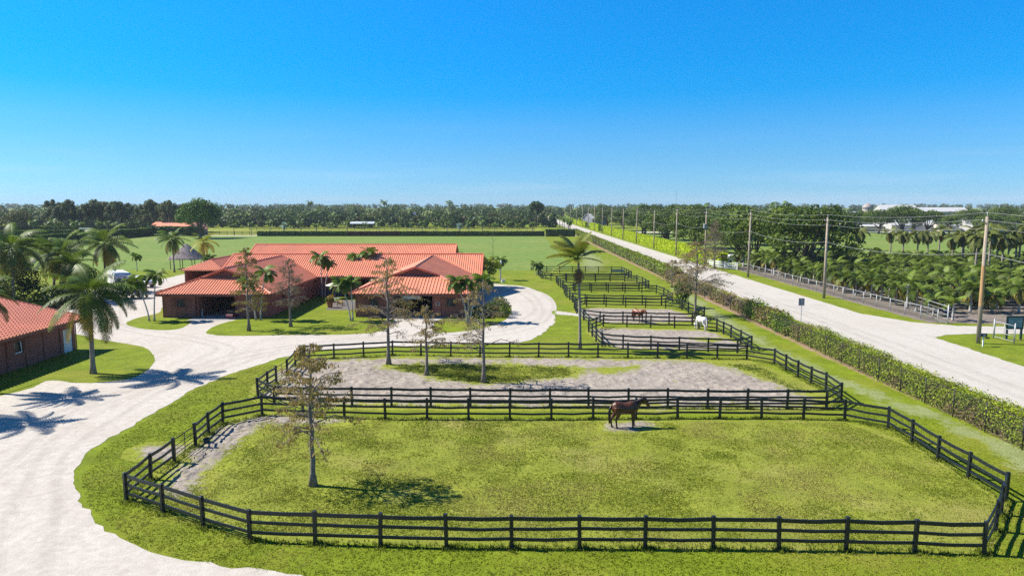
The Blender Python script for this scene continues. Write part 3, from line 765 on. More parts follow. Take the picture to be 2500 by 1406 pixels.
def edge_tufts(n, P, seed, w=.16):
    rng = np.random.default_rng(seed); A = np.array([tuple(p)[:2] for p in P]); Bq = np.roll(A, -1, 0); k = rng.integers(0, len(A), n)
    t = np.where(rng.random(n) < .45, np.abs(rng.normal(0, .05, n)), rng.random(n)); X = A[k] + (Bq[k] - A[k]) * t[:, None] + rng.normal(0, w, (n, 2)); N = n * 4; B = np.repeat(X, 4, 0) + rng.normal(0, .04, (N, 2))
    a = rng.uniform(0, 6.283, N); hh = rng.uniform(.06, .2, N); wd = .018; l = rng.uniform(.1, .7, N) * hh
    V = np.stack([np.stack([B[:, 0] - np.cos(a) * wd, B[:, 1] - np.sin(a) * wd, 0 * a], 1), np.stack([B[:, 0] + np.cos(a) * wd, B[:, 1] + np.sin(a) * wd, 0 * a], 1), np.stack([B[:, 0] + np.sin(a) * l, B[:, 1] - np.cos(a) * l, hh], 1)], 1).reshape(-1, 3)
    cl = np.array([(.12, .17, .012), (.17, .22, .02), (.22, .26, .03)]); c = cl[rng.integers(0, 3, N)] * rng.uniform(.8, 1.2, (N, 1))
    tag(link('grass', mesh_np('grass', V, None, np.arange(N * 3).reshape(-1, 3), [M_blade], np.repeat(c, 3, 0))), kind='stuff')
edge_tufts(5200, GP(f1), 61); edge_tufts(3500, GP(f2), 62)
# ------------------------------------------------------------------ horses
def horse(label, loc, rz, sc, coat, points, mane_col, head='up', seed=0, white=False):
    root = empty('horse', loc, label, 'horse', None, rz, sc)
    mb = MB(); n = 14
    def loft(sec):                                # (x, y, z, half width, half height, pitch)
        b = len(mb.v)
        for i, (x, y, z, w, h, p) in enumerate(sec):
            for k in range(n):
                a = 2 * math.pi * k / n; cy, cz = math.cos(a) * w, math.sin(a) * h
                mb.v.append((x + cz * math.sin(p), y + cy, z + cz * math.cos(p))); mb.c.append((1, 1, 1))
        for i in range(len(sec) - 1):
            for k in range(n):
                k2 = (k + 1) % n
                mb.f.append((b + i * n + k, b + i * n + k2, b + (i + 1) * n + k2, b + (i + 1) * n + k)); mb.m.append(0)
        mb.f.append(tuple(b + k for k in range(n))[::-1]); mb.f.append(tuple(b + (len(sec) - 1) * n + k for k in range(n))); mb.m += [0, 0]
    loft([(-.83, 0, 1.2, .08, .12, 0), (-.78, 0, 1.22, .2, .24, 0), (-.62, 0, 1.25, .285, .325, 0), (-.42, 0, 1.235, .295, .335, 0), (-.15, 0, 1.175, .30, .325, 0), (.1, 0, 1.15, .295, .345, 0),
          (.32, 0, 1.18, .265, .40, 0), (.5, 0, 1.2, .235, .37, 0), (.66, 0, 1.2, .2, .29, .15), (.78, 0, 1.18, .12, .18, .2)])
    if head == 'up':
        loft([(.40, 0, 1.26, .17, .31, -.45), (.62, 0, 1.36, .14, .25, -.5), (.84, 0, 1.48, .105, .19, -.5), (1.02, 0, 1.58, .085, .15, -.5), (1.10, 0, 1.63, .075, .12, -.5)])
        hd = [(1.04, 0, 1.70, .07, .09, .8), (1.11, 0, 1.64, .095, .145, .85), (1.20, 0, 1.54, .095, .15, .85), (1.29, 0, 1.40, .075, .115, .9), (1.37, 0, 1.26, .062, .088, .9), (1.43, 0, 1.16, .06, .08, .9), (1.46, 0, 1.11, .04, .05, .9)]
        nl = [(.42, 1.58), (.62, 1.61), (.84, 1.69), (1.02, 1.77), (1.08, 1.79)]; er = (1.02, 1.75)
    else:
        s = -1.0 if head == 'down' else -.45
        if head == 'down':
            loft([(.5, 0, 1.22, .16, .30, .35), (.72, 0, 1.10, .135, .23, .75), (.90, 0, .88, .105, .18, .95), (1.02, 0, .64, .085, .145, 1.05), (1.07, 0, .52, .078, .12, 1.1)])
            hd = [(1.06, 0, .60, .07, .09, 1.5), (1.08, 0, .52, .095, .145, 1.5), (1.09, 0, .41, .09, .14, 1.5), (1.08, 0, .27, .072, .105, 1.45), (1.07, 0, .14, .06, .08, 1.4), (1.06, 0, .05, .05, .06, 1.4)]
            nl = [(.5, 1.57), (.78, 1.33), (1.0, 1.03), (1.15, .76), (1.17, .66)]; er = (1.15, .60)
        else:
            loft([(.45, 0, 1.27, .17, .30, -.4), (.66, 0, 1.36, .14, .24, -.4), (.87, 0, 1.44, .105, .19, -.4), (1.05, 0, 1.50, .085, .15, -.4), (1.12, 0, 1.52, .075, .12, -.4)])
            hd = [(1.06, 0, 1.58, .07, .09, .9), (1.13, 0, 1.53, .095, .145, .9), (1.2, 0, 1.43, .095, .15, .9), (1.28, 0, 1.29, .075, .115, .95), (1.35, 0, 1.16, .062, .088, .95), (1.4, 0, 1.07, .055, .07, .95)]
            nl = [(.45, 1.6), (.68, 1.62), (.9, 1.65), (1.05, 1.67), (1.1, 1.67)]; er = (1.05, 1.65)
    loft(hd)
    for sg in (-1, 1):
        y = .15 * sg
        hx = -.11 * sg
        mb.tube([(-.55, y, 1.28), (-.54, y * 1.08, 1.05), (-.5 + hx * .5, y * 1.05, .86), (-.60 + hx * .8, y, .68), (-.70 + hx, y, .54), (-.685 + hx, y, .40), (-.665 + hx, y, .22), (-.65 + hx, y, .12), (-.62 + hx, y, .05), (-.60 + hx, y, .0)], [.22, .20, .145, .095, .072, .055, .048, .056, .06, .07], 10)
        dx = .09 * sg
        mb.tube([(.46, y, 1.2), (.47 + dx, y * 1.02, .95), (.48 + dx, y, .78), (.49 + dx, y, .5), (.49 + dx, y, .34), (.49 + dx, y, .17), (.515 + dx, y, .08), (.53 + dx, y, .0)], [.16, .13, .092, .066, .049, .046, .054, .066], 10)
        mb.tube([(er[0], sg * .05, er[1] - .06), (er[0] - .01, sg * .065, er[1] + .04), (er[0] + .02, sg * .06, er[1] + .13)], [.03, .036, .006], 6)
    me = mb.mesh('body_shape', MATS['coat'])
    tmp = bpy.data.objects.new('tmp', me); COL.objects.link(tmp)
    r = tmp.modifiers.new('r', 'REMESH'); r.mode = 'VOXEL'; r.voxel_size = .022
    s_ = tmp.modifiers.new('s', 'SMOOTH'); s_.iterations = 4; s_.factor = .5
    dg = bpy.context.evaluated_depsgraph_get(); out = bpy.data.meshes.new_from_object(tmp.evaluated_get(dg))
    bpy.data.objects.remove(tmp)
    nv = len(out.vertices); co = np.empty(nv * 3, dtype=np.float32); out.vertices.foreach_get('co', co); co = co.reshape(-1, 3)
    z = co[:, 2]; x = co[:, 0]
    leg = (x < 1.0) | (head != 'down'); k = np.clip((.62 - z) / .16, 0, 1) * ((x < .85) if head == 'down' else 1)
    nz = fbm(x * 3 + co[:, 1] * 2, z * 3, seed, 3)[:, None]
    c = np.array(coat) * (.75 + .5 * nz); c = c * (1 - k[:, None]) + np.array(points) * k[:, None]
    if head == 'down': mz = np.clip((.2 - z) / .1, 0, 1) * (x > .85)
    else: mz = np.clip((x - 1.33) / .08, 0, 1)
    c = c * (1 - .8 * mz[:, None]) + np.array(points) * .8 * mz[:, None]
    a = out.attributes.new('col', 'FLOAT_COLOR', 'POINT'); C = np.ones((nv, 4), dtype=np.float32); C[:, :3] = c; a.data.foreach_set('color', C.ravel())
    out.polygons.foreach_set('use_smooth', [True] * len(out.polygons)); out.materials.clear(); out.materials.append(MATS['coat'])
    link('body', out, root)
    rnd = random.Random(seed)
    hm = MB()                                    # mane: locks along the crest
    for i in range(len(nl) - 1):
        for j in range(9):
            t = j / 9; px = nl[i][0] + (nl[i + 1][0] - nl[i][0]) * t; pz = nl[i][1] + (nl[i + 1][1] - nl[i][1]) * t
            hm.tube([(px, 0, pz - .02), (px - .01, -.06, pz - .03), (px - .02, -.12 - rnd.uniform(0, .02), pz - .16 - rnd.uniform(0, .08))], [.022, .024, .008], 5, col=mane_col)
    hm.build('mane', MATS['coat'], root, smooth=True)
    tl = MB()
    for j in range(16):
        dx, dy = rnd.uniform(-.05, .05), rnd.uniform(-.06, .06)
        tl.tube([(-.80, dy * .4, 1.38), (-.90 + dx * .4, dy * .8, 1.25), (-.95 + dx, dy, .95), (-.94 + dx, dy * 1.2, .65), (-.92 + dx, dy * 1.0, .34 + rnd.uniform(-.06, .1))], [.028, .038, .042, .036, .008], 5, col=mane_col)
    tl.build('tail', MATS['coat'], root, smooth=True)
    hf = MB()
    for sg in (-1, 1):
        hf.lathe([(.078, 0), (.062, .075)], (-.605 - .11 * sg, .15 * sg, 0), 9, col=(.03, .028, .026) if not white else (.16, .13, .11))
        hf.lathe([(.075, 0), (.06, .075)], (.525 + .09 * sg, .15 * sg, 0), 9, col=(.03, .028, .026) if not white else (.16, .13, .11))
    for sx in (-1, 1): pass
    hf.build('hooves', MATS['coat'], root)
    return root
t = NT('coat'); t.done(t.bsdf(t.attr().outputs['Color'], .42, None, .45))
p = G(1526, 1044); horse('dark bay horse standing in the nearest paddock with head raised', (p.x, p.y, 0), R(9), 1.06, (.078, .026, .011), (.010, .008, .007), (.008, .007, .007), 'up', 3)
p = G(1712, 806); horse('white horse grazing in the third paddock, seen from behind', (p.x, p.y, 0), R(113), .98, (.62, .60, .57), (.50, .47, .44), (.48, .42, .36), 'down', 5, True)
p = G(1557, 786.5); horse('chestnut horse standing behind the double rails with head lowered', (p.x, p.y, 0), R(-58), 1.0, (.17, .045, .013), (.10, .03, .012), (.15, .045, .015), 'mid', 7)
# ------------------------------------------------------------------ buildings
def roof_plane(mb, poly, period=.3, amp=.07, vstep=0, thick=.0, mi=0):
    """ribbed roof sheet over a planar convex polygon (world points)"""
    P = [Vector(p) for p in poly]
    nrm = Vector((0, 0, 0))
    for i in range(1, len(P) - 1): nrm += (P[i] - P[0]).cross(P[i + 1] - P[0])
    nrm.normalize()
    if nrm.z < 0: nrm = -nrm
    u = Vector((0, 0, 1)).cross(nrm).normalized(); v = nrm.cross(u).normalized()
    o = P[0]; Q = [((p - o).dot(u), (p - o).dot(v)) for p in P]
    u0 = min(q[0] for q in Q); u1 = max(q[0] for q in Q)
    cuts = {round(q[0], 4) for q in Q}
    k = math.floor(u0 / period)
    prof = ((0, 0), (.30, 0), (.45, 1), (.62, 1), (.77, 0))
    while k * period < u1:
        for f, _ in prof:
            x = (k + f) * period
            if u0 < x < u1: cuts.add(round(x, 4))
        k += 1
    cuts = sorted(cuts)
    def hgt(x):
        f = (x / period) % 1.0
        pr = prof + ((1.0, 0),)
        for a, b in zip(pr, pr[1:]):
            if a[0] <= f <= b[0]: return (a[1] + (b[1] - a[1]) * (f - a[0]) / (b[0] - a[0])) * amp
        return 0
    def span(x):
        vs = []
        for i in range(len(Q)):
            a, b = Q[i], Q[(i + 1) % len(Q)]
            if abs(a[0] - b[0]) < 1e-6:
                if abs(a[0] - x) < 1e-3: vs += [a[1], b[1]]
            elif min(a[0], b[0]) - 1e-4 <= x <= max(a[0], b[0]) + 1e-4:
                vs.append(a[1] + (b[1] - a[1]) * (x - a[0]) / (b[0] - a[0]))
        return (min(vs), max(vs)) if vs else (0, 0)
    cols = []
    for x in cuts:
        lo, hi = span(x); cols.append((x, lo, hi, hgt(x)))
    for a, b in zip(cols, cols[1:]):
        if vstep:
            lo = min(a[1], b[1]); n = max(1, int((max(a[2], b[2]) - lo) / vstep) + 1)
            for j in range(n):
                va, vb = lo + j * vstep, lo + (j + 1) * vstep
                def cl(c, t): return min(max(t, c[1]), c[2])
                if cl(a, vb) - cl(a, va) < 1e-4 and cl(b, vb) - cl(b, va) < 1e-4: continue
                up = .055; ua = up * (.15 + .85 * a[3] / amp); ub = up * (.15 + .85 * b[3] / amp)
                mb.add([o + u * a[0] + v * cl(a, va) + nrm * (a[3] + ua), o + u * b[0] + v * cl(b, va) + nrm * (b[3] + ub), o + u * b[0] + v * cl(b, vb) + nrm * b[3], o + u * a[0] + v * cl(a, vb) + nrm * a[3]], [(0, 1, 2, 3)], mi)
                mb.add([o + u * a[0] + v * cl(a, va) + nrm * a[3], o + u * b[0] + v * cl(b, va) + nrm * b[3], o + u * b[0] + v * cl(b, va) + nrm * (b[3] + ub), o + u * a[0] + v * cl(a, va) + nrm * (a[3] + ua)], [(0, 1, 2, 3)], mi)
        else:
            mb.add([o + u * a[0] + v * a[1] + nrm * a[3], o + u * b[0] + v * b[1] + nrm * b[3], o + u * b[0] + v * b[2] + nrm * b[3], o + u * a[0] + v * a[2] + nrm * a[3]], [(0, 1, 2, 3)], mi)
    # underside
    mb.add([p - nrm * .12 for p in P], [tuple(range(len(P)))[::-1]], mi)
    for i in range(len(P)):
        a, b = P[i], P[(i + 1) % len(P)]
        mb.add([a - nrm * .12, b - nrm * .12, b + nrm * .0, a + nrm * .0], [(0, 1, 2, 3)], mi)

def wall_mb(mb, p0, p1, h, ops=(), t=.2, z0=0.0, mi=0):
    """wall from p0 to p1 with rectangular openings (s0, s1, za, zb)"""
    p0 = Vector((p0[0], p0[1], 0)); p1 = Vector((p1[0], p1[1], 0)); L = (p1 - p0).length; d = (p1 - p0) / L; n = Vector((d.y, -d.x, 0))
    ss = sorted({0, L, *[o[0] for o in ops], *[o[1] for o in ops]}); zs = sorted({z0, h, *[o[2] for o in ops], *[o[3] for o in ops]})
    ss = [s for s in ss if 0 <= s <= L]; zs = [z for z in zs if z0 <= z <= h]
    def solid(i, j):
        if not (0 <= i < len(ss) - 1 and 0 <= j < len(zs) - 1): return False
        s, z = (ss[i] + ss[i + 1]) / 2, (zs[j] + zs[j + 1]) / 2
        return not any(a < s < b and c < z < e for a, b, c, e in ops)
    def pt(s, z, k): return p0 + d * s + n * (k * t / 2) + Vector((0, 0, z))
    for i in range(len(ss) - 1):
        for j in range(len(zs) - 1):
            if not solid(i, j): continue
            a, b, c, e = ss[i], ss[i + 1], zs[j], zs[j + 1]
            mb.add([pt(a, c, 1), pt(b, c, 1), pt(b, e, 1), pt(a, e, 1)], [(0, 1, 2, 3)], mi)
            mb.add([pt(a, c, -1), pt(b, c, -1), pt(b, e, -1), pt(a, e, -1)], [(3, 2, 1, 0)], mi)
            for di, dj, q in ((-1, 0, (a, c, a, e)), (1, 0, (b, c, b, e)), (0, -1, (a, c, b, c)), (0, 1, (a, e, b, e))):
                if not solid(i + di, j + dj): mb.add([pt(q[0], q[1], 1), pt(q[2], q[3], 1), pt(q[2], q[3], -1), pt(q[0], q[1], -1)], [(0, 1, 2, 3)], mi)

class Bld:
    def __init__(s, name, loc, label, cat, group=None):
        s.L = Vector(loc); s.root = empty(name, loc, label, cat, group)
    def part(s, name, mb, mat, parent=None, **kw):
        o = mb.build(name, mat, parent or s.root, (-s.L) if parent is None else None, **kw); return o

def shuttered_window(B, x, y, z, w, h, shut=True, both=True):
    """window in a wall facing -y at (x, y): frame, pane, shutters, stay bars"""
    f = MB(); t = .09
    for sx in (-1, 1): f.box((x + sx * (w / 2 + t / 2), y - .03, z), (t, .12, h + 2 * t))
    for sz in (-1, 1): f.box((x, y - .033, z + sz * (h / 2 + t / 2)), (w, .12, t))
    o = B.part('window', f, M_trim)
    g = MB(); g.box((x, y + .06, z), (w, .02, h)); B.part('pane', g, M_glass, o)
    g = MB()
    for k in range(3): g.bar((x - w * .42 + .1 * k, y + .025, z - h * .4 + .22 * k), (x - w * .2 + .06 * k, y + .025, z - h * .3 + .22 * k), .03, .03)
    B.part('bars', g, M_galv, o)
    if shut:
        for sx in ((-1, 1) if both else (-1,)):
            s = MB(); cx = x + sx * (w / 2 + .13 + w * .32)
            s.box((cx, y - .035, z), (w * .56, .06, h + .2))
            s.bar((cx - w * .24, y - .072, z - h * .45), (cx + w * .24, y - .072, z + h * .45), .03, .07)
            for zz in (-.42, .42): s.box((cx, y - .07, z + zz * h), (w * .54, .035, .09))
            B.part('shutter', s, M_trim, o)
    return o

def dutch_wing(B, xl, xr, yf, yb, ze, zr, yg, mat, period=.3, rake=None):
    """roof of a wing that runs back from the viewer: hip with a small louvred gable in front"""
    xc = (xl + xr) / 2; sl = (zr - ze) / ((xr - xl) / 2); zh = ze + (zr - ze) * .60; g = (zr - zh) / sl
    mb = MB()
    roof_plane(mb, [(xl, yf, ze), (xc - g, yg, zh), (xc, yg - .35, zr), (xc, yb, zr), (xl, yb, ze)], period)
    roof_plane(mb, [(xr, yf, ze), (xc + g, yg, zh), (xc, yg - .35, zr), (xc, yb, zr), (xr, yb, ze)], period)
    roof_plane(mb, [(xl, yf, ze), (xr, yf, ze), (xc + g, yg + .06, zh), (xc - g, yg + .06, zh)], period)
    r = B.part('roof', mb, mat)
    c = MB()
    c.tube([(xc, yg - .4, zr + .06), (xc, yb - 1.2, zr + .06)], .12, 6, flat=.5)
    for sx, xe in ((-1, xl), (1, xr)):
        c.tube([(xe, yf, ze + .07), (xc + sx * g, yg, zh + .07)], .10, 6)
        c.bar((xc + sx * (g + .35), yg - .3, zh + .0), (xc, yg - .38, zr + .04), .10, .16)
    B.part('ridge_cap', c, M_cap, r)
    gb = MB(); gb.add([(xc - g, yg + .02, zh - .05), (xc + g, yg + .02, zh - .05), (xc, yg + .02, zr - .1)], [(0, 1, 2)])
    k = 5
    for i in range(k):
        z = zh + (zr - zh) * (i + .35) / k; w = g * (1 - (i + .6) / k) - .15
        if w > .15: gb.bar((xc - w, yg - .02, z), (xc + w, yg - .02, z), .05, .07)
    gb.box((xc, yg - .02, zh + .45), (.32, .06, .42))
    B.part('gable', gb, M_trim)
    f = MB(); f.bar((xl, yf + .02, ze - .16), (xr, yf + .02, ze - .16), .05, .26)
    for xe in (xl, xr): f.bar((xe, yf + .05, ze - .16), (xe, yb - 2, ze - .16), .05, .26)
    f.add([(xl + .03, yf + .06, ze - .22), (xr - .03, yf + .06, ze - .22), (xr - .03, yf + .9, ze - .22), (xl + .03, yf + .9, ze - .22)], [(0, 1, 2, 3)])
    B.part('fascia', f, M_trim)

def gable_long(B, x0, x1, yf, yr, yb, ze, zr, mat, period=.3):
    mb = MB()
    roof_plane(mb, [(x0, yf, ze), (x1, yf, ze), (x1, yr, zr), (x0, yr, zr)], period)
    roof_plane(mb, [(x1, yb, ze), (x0, yb, ze), (x0, yr, zr), (x1, yr, zr)], period)
    r = B.part('roof', mb, mat)
    c = MB(); c.tube([(x0 - .05, yr, zr + .05), (x1 + .05, yr, zr + .05)], .13, 6)
    for x in (x0, x1):
        for ye in (yf, yb): c.bar((x, ye, ze + .03), (x, yr, zr + .03), .16, .16)
    B.part('ridge_cap', c, M_cap, r)
    f = MB()
    for ye in (yf, yb): f.bar((x0, ye, ze - .16), (x1, ye, ze - .16), .05, .24)
    for x, s in ((x0 + .45, -1), (x1 - .45, 1)):
        f.add([(x, yf + .4, ze - .1), (x, yb - .4, ze - .1), (x, yr, zr - .25)], [(0, 1, 2)])
    B.part('gable', f, M_trim)

EV = 2.95
B = Bld('stable_building', (-24, 96, 0), 'brown stable with two forward wings and a long terracotta roof', 'stable')
# left wing
mb = MB(); wall_mb(mb, (-42, 83), (-29.3, 83), 2.85, [(1.7, 2.75, 1.3, 2.2), (3.95, 8.7, 0, 2.62)]); B.part('wall', mb, M_wall)
mb = MB(); wall_mb(mb, (-41.9, 103), (-41.9, 83.11), 2.85); B.part('wall', mb, M_wall)
mb = MB(); wall_mb(mb, (-29.4, 83.11), (-29.4, 103), 2.85, [(5, 6, 1.2, 2.1), (10, 11, 1.2, 2.1)]); B.part('wall', mb, M_wall)
mb = MB(); wall_mb(mb, (-37.9, 83.12), (-37.9, 102), 2.8); wall_mb(mb, (-33.2, 83.12), (-33.2, 102), 2.8); B.part('stall_wall', mb, M_wall)
shuttered_window(B, -39.78, 82.9, 1.75, .95, .88)
for x in (-40.9, -38.6, -42.03 + .1): pass
for x in (-41.96, -40.3, -39.2, -38.12, -33.2, -31.6, -29.36): mb = MB(); mb.box((x, 82.875, 1.4), (.1, .05, 2.8)); B.part('batten', mb, M_trim)
dutch_wing(B, -42.6, -28.7, 82.2, 108.9, EV, 5.6, 86.2, M_roof, .34)
# right wing
mb = MB(); wall_mb(mb, (-18.9, 83.4), (-5.6, 83.4), 2.85, [(1.65, 2.7, 1.3, 2.25), (4.2, 9.3, 0, 2.62), (11.0, 12.1, 1.3, 2.3)]); B.part('wall', mb, M_wall)
mb = MB(); wall_mb(mb, (-18.8, 103), (-18.8, 83.51), 2.85); B.part('wall', mb, M_wall)
mb = MB(); wall_mb(mb, (-5.7, 83.51), (-5.7, 103), 2.85, [(4, 5, 1.2, 2.1), (9, 10, 1.2, 2.1), (14, 15, 1.2, 2.1)]); B.part('wall', mb, M_wall)
mb = MB(); wall_mb(mb, (-14.6, 83.52), (-14.6, 102), 2.8); wall_mb(mb, (-9.5, 83.52), (-9.5, 102), 2.8); B.part('stall_wall', mb, M_wall)
shuttered_window(B, -16.7, 83.3, 1.78, .95, .9); shuttered_window(B, -7.35, 83.3, 1.8, 1.0, .95, True, False)
for x in (-18.86, -17.6, -15.2, -14.62, -9.52, -8.6, -6.4, -5.64): mb = MB(); mb.box((x, 83.275, 1.4), (.1, .05, 2.8)); B.part('batten', mb, M_trim)
mb = MB(); mb.box((-12.15, 83.42, 2.42), (2.15, .05, .42)); o = B.part('transom', mb, plain('pale_blue_panel', (.42, .55, .68), .4, .08))
mb = MB()
for k in range(4): mb.box((-12.15, 83.385, 2.28 + .1 * k), (2.1, .02, .012))
B.part('slats', mb, M_galv, o)
mb = MB(); mb.box((-8.98, 83.27, 1.62), (.44, .04, .36)); o = B.part('plaque', mb, M_white)
mb = MB(); mb.box((-8.98, 83.245, 1.62), (.36, .02, .28)); B.part('plaque_face', mb, plain('plaque_red', (.16, .05, .045), .6), o)
mb = MB(); mb.box((-9.06, 83.232, 1.62), (.07, .01, .16)); mb.box((-8.91, 83.232, 1.62), (.09, .01, .16)); B.part('marks', mb, M_dark, o)
dutch_wing(B, -19.5, -5.0, 82.6, 108.9, EV, 5.65, 88.2, M_roof, .40)
# long wing
mb = MB(); wall_mb(mb, (-43, 103.2), (-5.2, 103.2), 2.85, [(20.5, 23.4, 0, 2.5)]); B.part('wall', mb, M_wall)
mb = MB(); wall_mb(mb, (-43, 115), (-5.2, 115), 2.85, [(19.5, 24.4, 0, 2.5)]); B.part('wall', mb, M_wall)
for x in (-42.9, -5.3):
    mb = MB(); wall_mb(mb, (x, 103.31), (x, 114.89), 2.9); B.part('wall', mb, M_wall)
mb = MB(); mb.box((-25.6, 103.05, .5), (6, .08, 1.0)); 
for k in range(9): mb.box((-28.3 + k * .7, 103.0, 1.25), (.05, .05, .5))
B.part('stall_front', mb, plain('blue_grey_boards', (.05, .06, .12), .6))
gable_long(B, -43.6, -4.5, 102.2, 109, 115.9, EV, 5.8, M_roof, .33)

B = Bld('stable_building', (-30, 136, 0), 'rear stable with a long pinkish terracotta roof, behind the front stable', 'stable')
mb = MB(); wall_mb(mb, (-49.4, 130.1), (-11.4, 130.1), 2.85, [(20, 23, 0, 2.5), (24.6, 25.8, 1.1, 2.0)]); wall_mb(mb, (-49.4, 142), (-11.4, 142), 2.85); B.part('wall', mb, M_wall)
for x in (-49.3, -11.5):
    mb = MB(); wall_mb(mb, (x, 130.21), (x, 141.89), 2.9); B.part('wall', mb, M_wall)
gable_long(B, -50, -10.8, 129.1, 136, 142.9, EV, 5.8, M_roof, .33)
for xc, w, y0, y1 in ((-50, 3.6, 112, 131), (-9.9, 2.6, 117, 131)):
    mb = MB()
    roof_plane(mb, [(xc - w, y0, 3.0), (xc, y0 + 3.5, 4.45), (xc, y1, 4.45), (xc - w, y1, 3.0)], .32)
    roof_plane(mb, [(xc + w, y0, 3.0), (xc, y0 + 3.5, 4.45), (xc, y1, 4.45), (xc + w, y1, 3.0)], .32)
    roof_plane(mb, [(xc - w, y0, 3.0), (xc + w, y0, 3.0), (xc, y0 + 3.5, 4.45)], .32)
    r = B.part('roof', mb, M_roof); c = MB(); c.tube([(xc, y0 + 3.4, 4.5), (xc, y1, 4.5)], .12, 6); B.part('ridge_cap', c, M_cap, r)
    mb = MB()
    for sx in (-1, 1): wall_mb(mb, (xc + sx * (w - .5), y0 + .6), (xc + sx * (w - .5), y1 - .5), 2.9)
    B.part('wall', mb, M_wall)

# barn at the left edge
B = Bld('barn', (-48, 56, 0), 'brown barn with a tiled salmon roof, partly outside the picture', 'barn')
mb = MB(); wall_mb(mb, (-41, 38), (-41, 64.2), 2.95, [(18.17, 19.23, 1.25, 2.3), (24.5, 25.8, 0, 2.15)]); B.part('wall', mb, M_wall)
mb = MB(); wall_mb(mb, (-41.11, 64.1), (-55, 64.1), 2.95); B.part('wall', mb, M_wall)
for k in range(12): mb = MB(); mb.box((-40.86, 39.5 + 2.25 * k, 1.45), (.05, .1, 2.9)); B.part('batten', mb, M_trim)
f = MB(); cy = 56.7
for s in (-1, 1): f.box((-40.87, cy + s * .57, 1.78), (.1, .1, 1.2))
for s in (-1, 1): f.box((-40.867, cy, 1.78 + s * .57), (.1, 1.04, .1))
w = B.part('window', f, M_trim)
g = MB(); g.box((-41.04, cy, 1.78), (.02, 1.04, 1.04)); B.part('pane', g, M_glass, w)
g = MB()
for k in (-1, 1): g.bar((-40.95, cy + k * .44, 1.3), (-40.95, cy + k * .36, 2.2), .02, .1)
g.box((-40.93, cy, 1.33), (.03, .9, .1)); B.part('curtain', g, M_white, w)
for s in (-1, 1):
    m_ = MB(); m_.box((-40.85, cy + s * 1.05, 1.78), (.1, .8, 1.3)); m_.box((-40.81, cy + s * 1.05, 2.25), (.03, .76, .1)); m_.box((-40.81, cy + s * 1.05, 1.3), (.03, .76, .1)); B.part('shutter', m_, M_trim, w)
m_ = MB(); m_.box((-41.0, 63.15, 1.07), (.06, 1.28, 2.13)); d = B.part('door', m_, M_white)
m_ = MB(); m_.ball((-40.94, 63.6, 1.05), .05); B.part('handle', m_, M_galv, d)
for zz in (.35, 1.15):
    m_ = MB(); m_.box((-40.965, 63.15, zz + .25), (.02, .9, .6)); B.part('panel', m_, M_white, d)
mb = MB(); roof_plane(mb, [(-40.2, 37, 2.95), (-40.2, 64.9, 2.95), (-49.5, 64.9, 5.05), (-49.5, 37, 5.05)], .40, .07, .42)
roof_plane(mb, [(-58.8, 37, 2.95), (-58.8, 64.9, 2.95), (-49.5, 64.9, 5.05), (-49.5, 37, 5.05)], .34)
r = B.part('roof', mb, M_roof2)
c = MB(); c.bar((-40.1, 64.95, 2.98), (-49.5, 64.95, 5.13), .16, .16); c.tube([(-49.5, 37, 5.13), (-49.5, 65.0, 5.13)], .14, 6); B.part('ridge_cap', c, M_trim, r)
f = MB(); f.bar((-40.22, 37, 2.78), (-40.22, 64.9, 2.78), .05, .22); f.add([(-41, 64.3, 2.9), (-58, 64.3, 2.9), (-49.5, 64.3, 4.8)], [(0, 1, 2)]); B.part('gable', f, M_trim)

# thatched hut
p = G(458, 655.5); B = Bld('thatched_hut', (p.x, p.y, 0), 'open hut with a shaggy grey palm thatch roof on thin posts', 'hut')
rnd = random.Random(4); rng = np.random.default_rng(4); mb = MB()
W2, D2 = 3.0, 2.5
for sx, sy in ((-1, -1), (1, -1), (1, 1), (-1, 1), (0, -1), (0, 1)):
    m_ = MB(); m_.tube([(sx * W2 * .86, sy * D2 * .86, -.1), (sx * W2 * .86, sy * D2 * .86, 2.7)], .075, 7); m_.build('post', M_bark2, B.root)
prof = [(1.0, 2.05), (1.03, 2.3), (.82, 2.85), (.55, 3.65), (.3, 4.4), (.12, 4.95), (.02, 5.25)]
core = MB(); nS = 28
vs = []
for r_, z in prof:
    for k in range(nS):
        a = 2 * math.pi * k / nS; ca, sa = math.cos(a), math.sin(a); e = (abs(ca) ** 3.2 + abs(sa) ** 3.2) ** (-1 / 3.2)
        vs.append((ca * e * W2 * 1.12 * r_, sa * e * D2 * 1.12 * r_, z))
fs = [(i * nS + k, i * nS + (k + 1) % nS, (i + 1) * nS + (k + 1) % nS, (i + 1) * nS + k) for i in range(len(prof) - 1) for k in range(nS)]
fs.append(tuple((len(prof) - 1) * nS + k for k in range(nS))); core.add(vs, fs, 0, (.28, .235, .23))
for i in range(5200):                              # shaggy straw
    t = rnd.random() ** .8; j = 0
    zz = 2.0 + t * 3.25; 
    for a_, b_ in zip(prof[1:], prof[2:]):
        if a_[1] <= zz <= b_[1]: r_ = a_[0] + (b_[0] - a_[0]) * (zz - a_[1]) / (b_[1] - a_[1]); break
    else: r_ = 1.02
    a = rnd.uniform(0, 6.283); ca, sa = math.cos(a), math.sin(a); e = (abs(ca) ** 3.2 + abs(sa) ** 3.2) ** (-1 / 3.2)
    x, y = ca * e * W2 * 1.12 * r_, sa * e * D2 * 1.12 * r_; l = rnd.uniform(.25, .55); o_ = .35
    tx, ty = -sa * .045, ca * .045; g_ = rnd.uniform(.6, 1.5)
    core.add([(x - tx, y - ty, zz + .05), (x + tx, y + ty, zz + .05), (x + ca * l * .62 + rnd.gauss(0, .06), y + sa * l * .62 + rnd.gauss(0, .06), zz - l * .62)], [(0, 1, 2)], 0, (.34 * g_, .29 * g_, .285 * g_))
